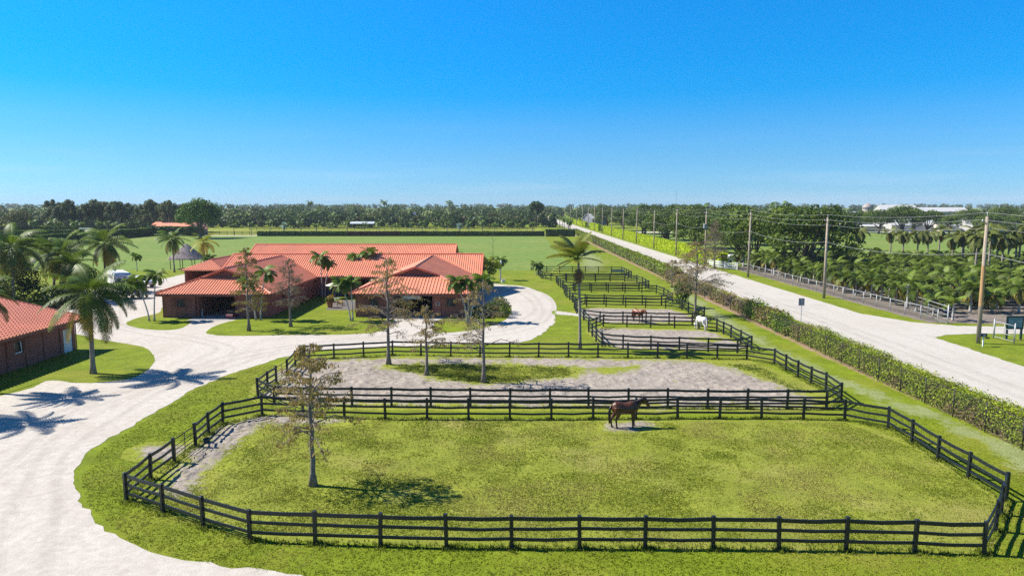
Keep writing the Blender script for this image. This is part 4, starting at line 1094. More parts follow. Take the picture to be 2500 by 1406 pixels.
t = NT('straw'); t.done(t.bsdf(t.attr().outputs['Color'], .95, None, .05))
core.build('thatch_roof', MATS['straw'], B.root)

# ------------------------------------------------------------------ vehicles and small things by the stables
M_tyre = M_rub
def wheel(mb_t, root, c, r, w, axis='y', rim=None):
    m_ = MB(); m_.cyl_x(c, r, w, 16, 0, axis); o = m_.build('wheel', M_rub, root, smooth=False)
    m_ = MB(); m_.cyl_x(c, r * .58, w + .03, 12, 0, axis); m_.build('rim', rim or M_galv, o)
# trailer: long axis x, gooseneck nose to the right
p = G(304, 712) - Vector((1.6, -2.05, 0)); root = empty('horse_trailer', (p.x, p.y, 0), 'white gooseneck horse trailer parked on the gravel yard', 'trailer', None, R(-52))
M_tw = plain('white_enamel', (.74, .75, .78), .3, .05, 2, .5)
mb = MB(); x0, x1, yd = -5.2, 1.9, 1.15
prof = [(x0, .55), (x1 - .75, .55), (x1 - .75, 1.45), (x1 + .55, 1.45), (x1 + .7, 1.7), (x1 + .7, 2.55), (x1 + .45, 2.75), (x0, 2.75)]
n = len(prof); vs = [(x, -yd, z) for x, z in prof] + [(x, yd, z) for x, z in prof]
mb.add(vs, [tuple(range(n)), tuple(range(2 * n - 1, n - 1, -1))] + [(i, i + n, (i + 1) % n + n, (i + 1) % n) for i in range(n)])
mb.build('body', M_tw, root, bevel=.05)
mb = MB(); mb.box(((x0 + x1) / 2 + .2, 0, 2.79), (x1 - x0 + .4, 2.2, .07)); mb.build('roof', plain('pale_roof', (.6, .63, .66), .5), root, bevel=.03)
mb = MB(); mb.box(((x0 + x1) / 2 - .4, -yd - .012, .72), (x1 - x0 - .9, .03, .28)); mb.build('skirt', M_galv, root)
for x, w_ in ((-4.2, .5), (-2.9, .5), (-1.6, .5), (-.35, .5), (1.9, .42)):
    m_ = MB(); m_.box((x, -yd - .02, 2.12), (w_, .04, .62)); o = m_.build('window', M_galv, root); m_ = MB(); m_.box((x, -yd - .045, 2.12), (w_ - .1, .02, .5)); m_.build('pane', M_glass, o)
for x in (-1.55, .3):
    m_ = MB()
    for s in (-1, 1): m_.box((x + s * .4, -yd - .015, 1.6), (.03, .03, 2.0))
    m_.box((x, -yd - .015, 2.6), (.8, .03, .03)); o = m_.build('door', M_galv, root)
    m_ = MB(); m_.box((x + .28, -yd - .04, 1.35), (.06, .05, .18)); m_.build('handle', M_rub, o)
for x in (-3.4, -2.5):
    for s in (-1, 1): wheel(None, root, (x, s * .98, .38), .38, .24)
mb = MB(); mb.tube([(x1 + .35, 0, 1.5), (x1 + .35, 0, .85)], .07, 8); mb.build('hitch', M_rub, root)
mb = MB(); mb.box((-.6, -yd - .12, .45), (.9, .22, .05)); mb.build('step', M_galv, root)
# pickup in front of it
q = G(340, 701); root = empty('pickup_truck', (q.x, q.y, 0), 'silver pickup truck behind the slim palm pair, next to the white horse trailer', 'truck', None, R(-14))
M_sil = plain('silver_paint', (.50, .52, .55), .25, .05, 2, .6, .2)
mb = MB(); prof = [(-2.7, .5), (2.6, .5), (2.75, .75), (2.7, 1.05), (1.4, 1.18), (.75, 1.85), (-.75, 1.88), (-.95, 1.22), (-2.7, 1.2)]; n = len(prof)
mb.add([(x, -.98, z) for x, z in prof] + [(x, .98, z) for x, z in prof], [tuple(range(n)), tuple(range(2 * n - 1, n - 1, -1))] + [(i, i + n, (i + 1) % n + n, (i + 1) % n) for i in range(n)])
mb.build('body', M_sil, root, bevel=.06)
mb = MB(); mb.box((-1.8, 0, 1.2), (1.55, 1.6, .03)); mb.build('bed', M_dark, root)
for x, w_ in ((-.3, .75), (.55, .55)):
    m_ = MB(); m_.box((x, 0, 1.52), (w_, 2.0, .42)); m_.build('window', M_glass, root)
mb = MB(); mb.bar((1.36, 0, 1.25), (.82, 0, 1.80), 1.7, .03); mb.build('windscreen', M_glass, root)
for x in (-1.7, 1.75):
    for s in (-1, 1): wheel(None, root, (x, s * .86, .4), .4, .28)
M_red = plain('red_lens', (.5, .02, .02), .25, .1)
for s in (-1, 1): m_ = MB(); m_.box((-2.72, s * .85, .98), (.06, .18, .4)); m_.build('tail_light', M_red, root)
# golf cart
q = G(570, 777); root = empty('golf_cart', (q.x, q.y, 0), 'small maroon open cart parked beside the left stable opening', 'cart', None, R(80), .78)
M_mar = plain('maroon_paint', (.13, .012, .035), .3, .1, 2, .5)
mb = MB(); prof = [(-1.1, .3), (1.05, .3), (1.2, .55), (.95, .85), (.6, .92), (.45, .4), (-.15, .4), (-.2, .72), (-1.0, .8), (-1.15, .6)]; n = len(prof)
mb.add([(x, -.55, z) for x, z in prof] + [(x, .55, z) for x, z in prof], [(0, 1, 5, 6), (1, 2, 3, 4, 5), (0, 6, 7, 8, 9), (10 + 6, 10 + 5, 11, 10), (15, 14, 13, 12, 11), (19, 18, 17, 16, 10)] + [(i, i + n, (i + 1) % n + n, (i + 1) % n) for i in range(n)])
mb.build('body', M_mar, root)
mb = MB(); mb.box((-.5, 0, .84), (.6, 1.0, .14)); mb.box((-.85, 0, 1.1), (.12, 1.0, .5)); mb.build('seat', M_dark, root, bevel=.04)
mb = MB(); mb.tube([(.5, .2, .8), (.25, .2, 1.1)], .02, 6); mb.lathe([(.17, 0), (.17, .03)], (.24, .2, 1.08), 12); mb.build('steering_wheel', M_rub, root)
for x in (-.75, .75):
    for s in (-1, 1): wheel(None, root, (x, s * .5, .22), .22, .18)
# A-frame board
q = G(490, 772); root = empty('a_frame_sign', (q.x, q.y, 0), 'small white A frame board standing in the left stable opening', 'sign', None, R(20))
for s in (-1, 1): m_ = MB(); m_.bar((0, s * .28, 0), (0, s * .03, .85), .5, .03); m_.build('board', M_white, root)
# patio: chairs, table, planter, parasol
M_yel = plain('yellow_plastic', (.62, .40, .03), .45, .1, 3)
def garden_chair(px, rz, label):
    q = G(*px); root = empty('garden_chair', (q.x, q.y, .026), label, 'chair', 'yellow garden chairs on the patio', rz)
    m_ = MB()
    for k in range(5): m_.bar((-.24 + .12 * k, .28, .36), (-.24 + .12 * k, -.25, .42), .1, .03)
    m_.build('seat', M_yel, root); m_ = MB()
    for k in range(5): m_.bar((-.24 + .12 * k, .27, .38), (-.28 + .14 * k, .55, 1.08 - .04 * abs(k - 2)), .1, .025)
    m_.build('backrest', M_yel, root)
    for s in (-1, 1):
        m_ = MB(); m_.box((s * .32, 0, .62), (.13, .7, .03)); m_.build('armrest', M_yel, root)
        m_ = MB(); m_.box((s * .31, -.28, .3), (.06, .06, .61)); m_.build('leg', M_yel, root)
        m_ = MB(); m_.bar((s * .31, .3, .6), (s * .31, .42, 0), .06, .08); m_.build('leg', M_yel, root)
garden_chair((831, 746), R(100), 'yellow slatted garden chair under the double palm, right of the table')
garden_chair((808, 737), R(-160), 'yellow slatted garden chair half hidden behind the potted plant')
q = G(821, 741); root = empty('patio_table', (q.x, q.y, .026), 'round glass patio table between the yellow chairs', 'table')
m_ = MB(); m_.lathe([(.55, .70), (.55, .73)], (0, 0, 0), 20); m_.build('top', plain('table_glass', (.25, .38, .36), .2), root)
for k in range(4): m_ = MB(); a = k * 1.5708 + .7; m_.tube([(math.cos(a) * .4, math.sin(a) * .4, 0), (math.cos(a) * .3, math.sin(a) * .3, .7)], .02, 6); m_.build('leg', M_rub, root)
q = G(805.5, 751); root = empty('planter', (q.x, q.y, .026), 'large terracotta pot holding a leafy plant at the patio edge', 'planter')
m_ = MB(); m_.lathe([(.30, 0), (.36, .3), (.43, .68), (.48, .70), (.48, .78), (.41, .78), (.40, .7)], (0, 0, 0), 18); m_.build('pot', plain('terracotta_pot', (.30, .15, .085), .8, .2, 4), root)
V, c = leaf_cloud([(0, 0, 1.15, .5, .5, .42), (.25, .1, 1.0, .35, .35, .3), (-.3, -.05, 1.05, .35, .35, .3)], 420, .22, np.random.default_rng(3), [(.12, .18, .02), (.07, .13, .015), (.20, .15, .04)], .2)
link('plant', mesh_np('plant', V, quads_of(420), None, [M_leaf], c), root)
q = G(818, 729); root = empty('parasol', (q.x, q.y, 0), 'pale cream parasol half hidden behind the double palm', 'parasol')
m_ = MB(); m_.tube([(0, 0, 0), (0, 0, 2.35)], .025, 8); m_.build('pole', M_galv, root)
m_ = MB(); m_.lathe([(1.35, 1.95), (.7, 2.2), (.04, 2.45)], (0, 0, 0), 8); m_.build('canopy', plain('cream_canvas', (.62, .58, .48), .8), root)
q = G(1223, 692); root = empty('lamp_post', (q.x, q.y, 0), 'slim grey lamp post at the right end of the stable', 'lamp post')
m_ = MB(); m_.tube([(0, 0, 0), (0, 0, 3.4)], .05, 8); m_.build('post', M_galv, root); m_ = MB(); m_.lathe([(.16, 3.4), (.2, 3.75), (.05, 3.95)], (0, 0, 0), 8); m_.build('lantern', M_white, root)
q = G(1228, 689.5); o = MB(); o.lathe([(.28, 0), (.36, .55), (.33, .55), (.3, .1)], (0, 0, 0), 14); o = o.build('water_tub', M_white, None, (q.x, q.y, 0)); tag(o, 'white water tub at the foot of the lamp post', 'tub')
q = G(505, 1083); o = MB(); o.lathe([(.16, 0), (.2, .3), (.185, .3), (.15, .05)], (0, 0, 0), 14); o = o.build('feed_tub', plain('dark_blue_plastic', (.01, .04, .06), .4), None, (q.x, q.y, .02)); tag(o, 'dark blue feed tub on the soil inside the nearest paddock gate', 'tub')
q = G(1508, 664.5); o = MB(); o.box((0, 0, .28), (2.4, .8, .56)); o.box((0, 0, .565), (2.2, .6, .03)); o = o.build('water_trough', M_galv, None, (q.x, q.y, 0), R(-10), bevel=.05); tag(o, 'grey water trough in the farthest small paddock', 'trough')
# ------------------------------------------------------------------ trees and palms
def place_tree(name, parts, loc, label, cat, group=None, rz=0, sc=1):
    root = empty(name, loc, label, cat, group, rz, sc)
    for nm, me in parts: link(nm, me, root)
    return root

# bald cypresses: (pixel of base, height, crown radius, crown base, colours, density, label)
for i, (px, h, rad, z0, cols, dn, bare, lab) in enumerate((
    ((765, 1185), 7.0, 2.2, 2.35, CY, 1.5, .1, 'near cypress with a flared dark trunk and olive brown crown, alone in the front paddock'),
    ((949, 890), 9.2, 3.7, 2.6, CY, 1.25, .15, 'tall sparse cypress with a thin bare tip, leftmost of three in the soil paddock'),
    ((1042, 916), 5.7, 2.1, 1.9, CY, 1.2, .25, 'shorter cypress in the middle of the three in the soil paddock'),
    ((1181, 934), 7.9, 3.6, 2.2, CY, 1.0, .42, 'wide half bare cypress, rightmost of three in the soil paddock'),
    ((608, 808), 9.1, 2.3, 1.9, CYG, 1.3, .0, 'orange green cypress on the lawn before the left stable wing'),
    ((710, 798), 7.7, 2.5, 2.0, CYB, 1.6, .3, 'grey bare cypress on the lawn between the two stable wings'),
    ((1697, 772), 9.2, 4.3, 2.6, [(.26, .19, .08), (.21, .16, .08), (.24, .20, .07)], 1.6, .12, 'tall thin leaved cypress between the paddocks and the roadside hedge'),
    ((1744, 655), 10.5, 3.8, 1.5, CYB, 1.6, .1, 'brown feathery cypress across the road beside the white rail fence'),
    ((1640, 702), 4.6, 2.4, .5, [(.17, .13, .06), (.13, .12, .03), (.20, .14, .07)], 1.6, .1, 'low brown scrubby cypress growing against the roadside hedge'))):
    tr, cr = cypress(40 + i, h, rad, z0, cols, dn, .10 + h * .006, .7, 34 if i in (0, 4) else 27, bare)
    p = G(*px); place_tree('cypress_tree', (('trunk', tr), ('foliage', cr)), (p.x, p.y, 0), lab, 'tree', None if i > 4 else None)

# coconut palms: base pixel (or world), height, lean, frond length
COCO = [palm_crown(60 + k, 0, 27, 4.3, GC, 36, 1.05, wd, -.95, 1.35, (.8, 1.7), .95, .045, (.20, .15, .02)) for k, wd in enumerate((.2, .55, .6))]
COCOY = palm_crown(66, 0, 20, 3.7, [(.16, .19, .02), (.21, .19, .02), (.36, .22, .015)], 26, .8, .25, -.8, 1.3, (1.0, 1.7), .55, .05, (.40, .24, .02))
def coconuts(root, loc, seed, col=(.22, .19, .03)):
    rnd = random.Random(seed); mb = MB()
    for k in range(9): a = rnd.uniform(0, 6.28); mb.ball((loc[0] + math.cos(a) * .3, loc[1] + math.sin(a) * .3, loc[2] - rnd.uniform(.1, .55)), (.12, .12, .15), 8)
    mb.build('coconuts', M_coco, root, smooth=True)
def slim_crown():
    rng = random.Random(5); V = []; T = []; C = []
    for az, el, L, dr in ((3.0, 1.25, 3.0, .9), (3.4, .95, 3.1, .9), (2.8, .7, 3.1, .75), (3.2, .35, 3.2, .8), (3.5, -.1, 3.0, .7), (2.9, -.35, 2.8, .7), (.1, 1.45, 2.9, .8), (1.2, 1.2, 2.8, 1.0), (5.0, 1.1, 2.8, 1.0), (.05, .6, 2.7, .85), (6.0, .1, 2.4, .6), (2.2, 1.0, 3.0, 1.0), (4.0, .8, 2.9, 1.0), (1.6, .5, 2.6, 1.0), (4.6, .3, 2.6, .9)):
        g = rng.uniform(.9, 1.2); frond(V, T, C, (0, 0, 0), az, el, L, dr, 34, .85, rng, (.10 * g, .14 * g, .022), .15, .45, .05, (.17, .15, .03), rng.uniform(-.5, .5))
    return mesh_np('crown', [tuple(v) for v in V], None, T, [M_frond], C)
SLIM = slim_crown()
M_coco = plain('coconut_husk', (.26, .21, .05), .6, .3, 3)
def coconut(px, h, bend, crown, sc, label, world=None, r=.15, nuts=False, rz=0, group=None):
    p = Vector(world) if world else G(*px)
    root = empty('coconut_palm', (p.x, p.y, 0), label, 'palm', group)
    link('trunk', palm_trunk(h, r * 1.15, r * .8, bend, M_palm), root)
    o = link('crown', crown, root, (bend[0], bend[1], h - .05), rz); o.scale = (sc, sc, sc)
    if nuts: coconuts(root, (bend[0], bend[1], h - .05), h * 10)
    return root
coconut((228, 912), 6.5, (.15, .0), COCO[0], .97, 'big coconut palm with hanging dark fronds on the lawn beside the left barn', r=.17)
coconut(None, 7.6, (.2, .3), COCO[1], 1.12, 'windswept coconut palm with nuts, right end of the group behind the left barn', (-63.5, 108, 0), .17, True, .4)
coconut(None, 6.8, (2.0, -.4), COCO[2], 1.12, 'coconut palm leaning right in the middle of the group behind the left barn', (-66.5, 100, 0), .16, False, 1.2)
coconut(None, 7.9, (.3, 0), COCO[1], 1.15, 'tall coconut palm with an upright dark trunk behind the barn roof', (-67.5, 93.5, 0), .16, False, 2.1)
coconut(None, 6.8, (-.2, 0), COCO[2], 1.2, 'coconut palm cut by the left picture edge behind the barn', (-72.5, 96, 0), .16, False, 2.9)
coconut(None, 5.4, (.3, .2), COCO[0], .8, 'yellowing short coconut palm low in the group behind the barn', (-61.5, 96, 0), .15, False, 4.0)
coconut(None, 6.2, (.4, .2), COCO[1], 1.08, 'coconut palm at the back of the group behind the barn, between two taller ones', (-70.2, 106, 0), .16, False, 3.3)
coconut(None, 5.6, (-.3, .2), COCO[2], 1.0, 'coconut palm low at the left picture edge behind the barn', (-72.5, 88, 0), .16, False, 5.2)
coconut((426, 665), 6.7, (-.25, .2), COCO[1], .86, 'coconut palm in front of the thatched hut', None, .13, True, .9)
coconut((503, 667), 6.2, (-.25, 0), COCOY, .92, 'golden yellow coconut palm to the right of the thatched hut', None, .12, True, .3)
coconut((1416, 853), 8.6, (-.25, 0), SLIM, 1, 'tall slim palm beyond the second paddock fence, leaves blown to the left', None, .125, False, 0)
pz = G(130, 972); coconut(None, 7.0, (0, 0), COCO[1], .72, 'coconut palm beyond the left picture edge that shades the drive', (pz.x - 6.3, pz.y + 1.5, 0), .16, False, 2.0)
pz = G(38, 1034); coconut(None, 6.6, (0, 0), COCO[2], .72, 'nearer coconut palm beyond the left picture edge, its shadow low on the drive', (pz.x - 6.2, pz.y + 1.3, 0), .16, False, 1.0)
coconut((1150, 668), 3.6, (0, 0), COCO[0], .62, 'coconut palm rising behind the right end of the long roof', (-8.0, 122, 0), .16, False, 2.2)
# dry seed skirt on the tall slim palm
p = G(1416, 853); rng = np.random.default_rng(8)
V, c = leaf_cloud([(-.2, 0, 6.9, .5, .5, .75)], 500, .3, rng, [(.12, .075, .05), (.17, .11, .07)], .1, -.3, .2)
tall = [o for o in COL.objects if o.get('label', '').startswith('tall slim palm')][0]
link('seed_skirt', mesh_np('seed_skirt', V, quads_of(500), None, [M_leaf], c), tall)

# christmas palms in clumps: short arching fronds on slim ringed stems
ADO = [palm_crown(80 + k, 0, 17, 1.65, GA, 34, .55, .1, -.45, 1.35, (1.1, 2.0), .55, .035) for k in range(3)]
def clump(px, stems, label, rz=0, group='slim palms round the stables', world=None):
    p = Vector(world) if world else G(*px); root = empty('palm_clump', (p.x, p.y, 0), label, 'palm', group)
    for i, (bx, by, h, dx, dy, sc) in enumerate(stems):
        link('trunk', palm_trunk(h, .085, .055, (dx, dy), M_palmw, 1.6, base=(bx, by)), root)
        s_ = MB(); s_.tube([(bx + dx * .95, by + dy * .95, h - .75), (bx + dx, by + dy, h + .05)], [.075, .045], 8); s_.build('crownshaft', M_green, root, smooth=True)
        o = link('crown', ADO[(i + int(h * 7)) % 3], root, (bx + dx, by + dy, h), rz + i * 1.3); o.scale = (sc,) * 3
    return root
M_green = plain('green_crownshaft', (.12, .17, .04), .5, .15, 3)
clump((371, 784), [(-.3, 0, 4.6, -1.35, 0, 1.0), (.25, .1, 5.3, .35, .2, .95)], 'pair of slim palms spreading apart at the left corner of the stable')
clump((630, 782), [(-.25, 0, 4.4, -.9, 0, .85), (.3, 0, 5.5, .8, .1, 1.0)], 'pair of slim palms before the right half of the left wing')
clump((858, 784), [(-.1, 0, 4.3, -.95, 0, 1.0), (.15, .1, 4.5, -.2, .2, .95)], 'double palm on the lawn at the left corner of the right wing', .7)
clump((1143, 787), [(-.1, 0, 4.6, -1.2, .1, 1.02), (.05, .05, 4.4, -.1, .2, .9), (.2, 0, 4.8, 1.5, .3, 1.0)], 'triple palm fanning out before the right wing window', .3)
clump((787, 726), [(0, 0, 5.7, -.1, 0, 1.12), (.35, .1, 4.9, .7, .2, .8)], 'pair of palms in the shady corner between the stable wings', 1.0)
clump((884, 712), [(-.5, 0, 5.3, -.5, 0, 1.0), (.6, .2, 5.9, .5, .2, 1.12)], 'pair of arching palms by the open passage through the stable', 2.0)
clump(None, [(0, 0, 4.0, 0, 0, .95), (.8, 0, 3.9, .6, 0, .9)], 'palm tops showing over the long ridge, left pair', 0, world=(-30.0, 122, 0))
clump(None, [(0, 0, 4.1, 0, 0, 1.0), (1.2, 0, 4.2, .6, 0, 1.05), (4.9, 0, 4.1, 0, 0, .6)], 'palm tops showing over the long ridge, right group', 1.0, world=(-24.2, 122, 0))
clump((510, 668), [(0, 0, 2.9, .1, 0, 1.15), (.5, .1, 2.3, .3, 0, .8)], 'bushy low palm beside the golden palm, left of the stable roofs', 2.0)
clump((335, 662), [(0, 0, 3.0, -.1, 0, .85)], 'single small palm on the edge of the polo field', .5)
clump((1309, 671), [(0, 0, 2.0, 0, 0, .95), (.3, 0, 1.6, .3, 0, .7)], 'small bright palm at the far corner of the paddocks', 1.2)
clump((1221, 684), [(0, 0, 3.6, .1, 0, .9)], 'small palm behind the round tree at the right end of the stable', .5)
# broadleaf tree, sapling and shrubs at the stable end
tr, cr = broadleaf(7, 5.5, 2.35, 1.8, 3000, .24, [(.21, .26, .018), (.16, .22, .018), (.29, .28, .025), (.12, .18, .018)], 15, .8, None, 1, 5, .11)
p = G(1192, 702); place_tree('tree', (('trunk', tr), ('crown', cr)), (p.x, p.y, 0), 'small round yellow green tree at the right end of the stable', 'tree')
p = G(1204, 704); mb = MB(); mb.tube([(0, 0, 0), (.03, 0, 4), (-.05, 0, 9.2)], [.06, .035, .012], 6)
rnd = random.Random(3)
tw = MB()
for k in range(26):
    z = 3.6 + k * .2; a = rnd.uniform(0, 6.28); l = rnd.uniform(.3, .9); tw.tube([(0, 0, z), (math.cos(a) * l, math.sin(a) * l, z + .5)], [.014, .005], 4)
root = empty('sapling', (p.x, p.y, 0), 'tall leafless sapling rising behind the round tree', 'tree'); mb.build('trunk', M_bark, root); tw.build('twigs', M_bark, root)
p = G(948, 700); 
def shrub(px, lobes, n, size, cols, label, seed, group=None):
    p = G(*px) if len(px) == 2 else Vector(px); V, c = leaf_cloud(lobes, n, size, np.random.default_rng(seed), cols, .45)
    o = link('shrub', mesh_np('shrub', V, quads_of(n), None, [M_leaf], c), None, (p.x, p.y, 0)); return tag(o, label, 'shrub', group)
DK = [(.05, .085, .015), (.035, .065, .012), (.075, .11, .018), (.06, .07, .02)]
shrub((1213, 772), [(-.8, 0, .8, 1.1, 1.2, 1.0), (.6, 1.4, .9, 1.2, 1.6, 1.1), (.2, 3.4, .9, 1.2, 1.6, 1.2), (.9, -1, .6, .9, .9, .8)], 2600, .2, DK, 'dark shrub mass along the right side wall of the stable', 3)
shrub((1664, 752), [(0, 0, 1.6, .9, .9, 1.7), (.5, 0, 2.4, .9, .8, 1.0), (-.4, 0, 2.7, .7, .7, .9)], 1700, .24, [(.07, .11, .015), (.05, .085, .015), (.10, .14, .02)], 'dark leafy shrub under the cypress by the paddock corner', 6)
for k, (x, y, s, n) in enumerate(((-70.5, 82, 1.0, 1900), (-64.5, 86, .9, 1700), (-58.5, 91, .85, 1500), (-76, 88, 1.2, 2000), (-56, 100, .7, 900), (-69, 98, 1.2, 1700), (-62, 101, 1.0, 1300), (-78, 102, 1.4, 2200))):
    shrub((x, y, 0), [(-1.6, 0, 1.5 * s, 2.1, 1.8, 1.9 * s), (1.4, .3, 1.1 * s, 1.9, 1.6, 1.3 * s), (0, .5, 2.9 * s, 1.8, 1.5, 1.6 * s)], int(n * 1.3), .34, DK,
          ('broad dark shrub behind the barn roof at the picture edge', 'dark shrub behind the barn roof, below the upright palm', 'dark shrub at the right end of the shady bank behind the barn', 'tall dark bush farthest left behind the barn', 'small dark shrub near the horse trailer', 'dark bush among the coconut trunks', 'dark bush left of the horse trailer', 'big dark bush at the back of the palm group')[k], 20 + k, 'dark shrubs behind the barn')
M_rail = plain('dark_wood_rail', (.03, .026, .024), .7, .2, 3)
mb = MB(); mb.box((0, 0, .6), (.14, .14, 1.3)); PS = mb.mesh('post', M_rail)
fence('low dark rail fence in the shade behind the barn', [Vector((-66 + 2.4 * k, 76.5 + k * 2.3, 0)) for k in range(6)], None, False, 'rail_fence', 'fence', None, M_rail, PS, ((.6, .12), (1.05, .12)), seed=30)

# ------------------------------------------------------------------ roadside hedge and chain-link fences
XH = 28.4
HC = [(.15, .12, .065), (.12, .14, .028), (.15, .21, .02), (.20, .255, .022), (.13, .19, .018)]
def hedge(P0, P1, w, h, n, size, seed, cols, label, cat='hedge', group=None, name='hedge', **kw):
    return tag(link(name, hedge_mesh(P0, P1, w, h, n, size, seed, cols, name=name, **kw)), label, cat, group)
hedge((29.3, 22), (29.3, 70), 1.6, 1.95, 44000, .145, 31, HC, 'yellow green roadside hedge nearest the camera, twiggy at its foot', core=(.075, .06, .035), rag=.17, topvar=.3)
hedge((29.3, 70.3), (29.3, 84), 1.8, 2.1, 6500, .24, 34, [(.05, .10, .012), (.09, .15, .015), (.13, .19, .02), (.12, .10, .04)], 'dark glossy stretch of roadside hedge opposite the road sign', core=(.06, .06, .03), rag=.2, topvar=.45)
hedge((29.4, 86), (29.4, 122), 1.6, 1.9, 7000, .26, 32, [(.15, .11, .06), (.13, .12, .04), (.16, .19, .025), (.17, .12, .07)], 'thin brownish stretch of roadside hedge behind the cypress', core=(.085, .068, .045), rag=.22, topvar=.45, gaps=.55)
hedge((29.3, 122), (29.6, 330), 1.9, 2.2, 20000, .42, 33, [(.10, .105, .035), (.12, .18, .02), (.16, .22, .025)], 'long clipped far stretch of hedge on the left of the road', core=(.06, .06, .03), rag=.14, topvar=.12)
mb = MB(); mb.tube([(0, 0, -.1), (0, 0, 1.85)], .035, 6); PB = mb.mesh('post', plain('black_steel', (.02, .022, .022), .5, .2, 4), True)
def chain_fence(label, P, h, post, mat, seed=0, rail=.022, mesh=True):
    c = sum(P, Vector()) / len(P); root = empty('chain_link_fence', (c.x, c.y, 0), label, 'fence')
    for p in P: link('post', post, root, (p.x - c.x, p.y - c.y, 0))
    mb = MB()
    for a, b in zip(P, P[1:]): mb.tube([(a.x - c.x, a.y - c.y, h), (b.x - c.x, b.y - c.y, h)], rail, 6)
    mb.build('top_rail', mat, root, smooth=True)
    mb = MB()
    for a, b in zip(P, P[1:]): mb.add([(a.x - c.x, a.y - c.y, .03), (b.x - c.x, b.y - c.y, .03), (b.x - c.x, b.y - c.y, h), (a.x - c.x, a.y - c.y, h)], [(0, 1, 2, 3)])
    mb.build('wire_mesh', M_mesh, root)
    return root
chain_fence('black chain link fence along the paddock side of the roadside hedge', [Vector((28.25, 22 + 3.05 * k, 0)) for k in range(74)], 1.75, PB, MATS['black_steel'])
mb = MB(); mb.tube([(0, 0, -.1), (0, 0, 1.62)], .05, 7); PG = mb.mesh('post', M_galv, True)
NF = [Vector((48.9, 79, 0)), Vector((48.4, 95, 0)), Vector((48.0, 112, 0)), Vector((47.4, 146, 0))]
NP = auto_posts(NF, False, 3.0)
chain_fence('galvanised chain link fence between the far road verge and the palm nursery', NP, 1.55, PG, M_galv, rail=.03)
# taller galvanised gate panels at the nursery entry
def tube_gate(name, label, a, b, h, z=.15, n=5, r=.035):
    root = empty(name, (a.x, a.y, 0), label, 'gate'); d = b - a; u = Vector((0, 0, 1))
    mb = MB()
    mb.tube([u * z, u * h, d + u * h, d + u * z, u * z], r, 7)
    for k in range(1, n): mb.tube([u * (z + (h - z) * k / n), d + u * (z + (h - z) * k / n)], r * .6, 6)
    mb.tube([d * .5 + u * z, d * .5 + u * h], r * .7, 6); mb.build('frame', M_galv, root, smooth=True)
    for t in (0, 1): m_ = MB(); m_.tube([d * t - d.normalized() * (.12 if t == 0 else -.12), d * t - d.normalized() * (.12 if t == 0 else -.12) + u * (h + .25)], .06, 8); m_.build('post', M_galv, root, smooth=True)
    return root
tube_gate('steel_gate', 'long galvanised gate leaning along the nursery fence near its road end', G(2303, 792) + Vector((.6, .3, 0)), G(2212, 758) + Vector((.7, .3, 0)), 2.0, .1, 4)
tube_gate('steel_gate', 'silver tube gate standing open before the dark notice board', G(2427, 826), G(2473, 838), 1.75, .2, 3)
# white rail fence
mb = MB(); mb.box((0, 0, .75), (.17, .17, 1.6)); PW = mb.mesh('post', M_white, bevel=.01)
WF = auto_posts([G(1728, 649), G(1770, 656), G(1800, 659)], False, 2.2)
fence('white four rail fence at the near end of the tall yellow hedge', WF, None, False, 'white_fence', 'fence', None, M_white, PW, ((.3, .16), (.66, .16), (1.02, .16), (1.38, .16)), .06, 40)
# tall yellow green hedges on the right of the road
HY = [(.21, .31, .006), (.26, .36, .008), (.31, .38, .010), (.23, .32, .008)]
hedge((45.9, 150), (45.4, 345), 1.6, 3.2, 46000, .42, 41, HY, 'long tall bright yellow hedge right of the road', core=(.20, .28, .008), rag=.07, topvar=.05, corek=.94)
hedge((45.4, 362), (45.4, 402), 1.6, 3.4, 4500, .6, 42, HY, 'short yellow hedge beyond the driveway gap', core=(.20, .28, .008), rag=.07, topvar=.05, corek=.94)
hedge((45.2, 425), (45.0, 560), 1.6, 3.2, 8000, .8, 43, HY, 'farthest yellow hedge on the right of the road', core=(.20, .28, .008), rag=.07, topvar=.08, corek=.94)
# field hedges
HD = [(.035, .07, .015), (.055, .10, .018), (.08, .13, .02)]
hedge((-110, 302), (14, 302), 1.8, 2.1, 15000, .55, 44, HD, 'long low dark hedge along the far end of the polo field', core=(.03, .05, .014), rag=.08, topvar=.06, corek=.9)
hedge((-71, 301.2), (-48, 301.2), .5, 2.0, 1500, .5, 47, [(.13, .03, .03), (.09, .03, .025), (.06, .07, .02)], 'reddish leaved stretch in the far polo field hedge', core=(.07, .02, .02), rag=.05, topvar=.04)
hedge((14.5, 300), (27, 300), 3.0, 3.0, 2400, .5, 45, HD, 'taller clipped hedge block between the polo field and the road', core=(.03, .05, .014), rag=.06, topvar=.03, corek=.93)
hedge((-158, 200), (-158, 304), 2.2, 3.6, 15000, .55, 46, HD, 'tall dark hedge along the left side of the polo field', core=(.03, .05, .014), rag=.08, topvar=.05, corek=.93)
hedge((-158, 305), (-134, 303), 2.2, 4.2, 4200, .55, 48, HD, 'tall dark hedge at the far left corner of the polo field', core=(.03, .05, .014), rag=.08, topvar=.05, corek=.93)
hedge((-240, 318), (-176, 330), 2, 3.6, 5000, .8, 49, HD, 'clipped hedge wall far left behind the palm group', core=(.03, .05, .014), rag=.08, topvar=.04, corek=.93)
hedge((-215, 268), (-162, 290), 2, 3.4, 5000, .8, 50, HD, 'nearer clipped hedge wall far left behind the palm group', core=(.03, .05, .014), rag=.08, topvar=.04, corek=.93)

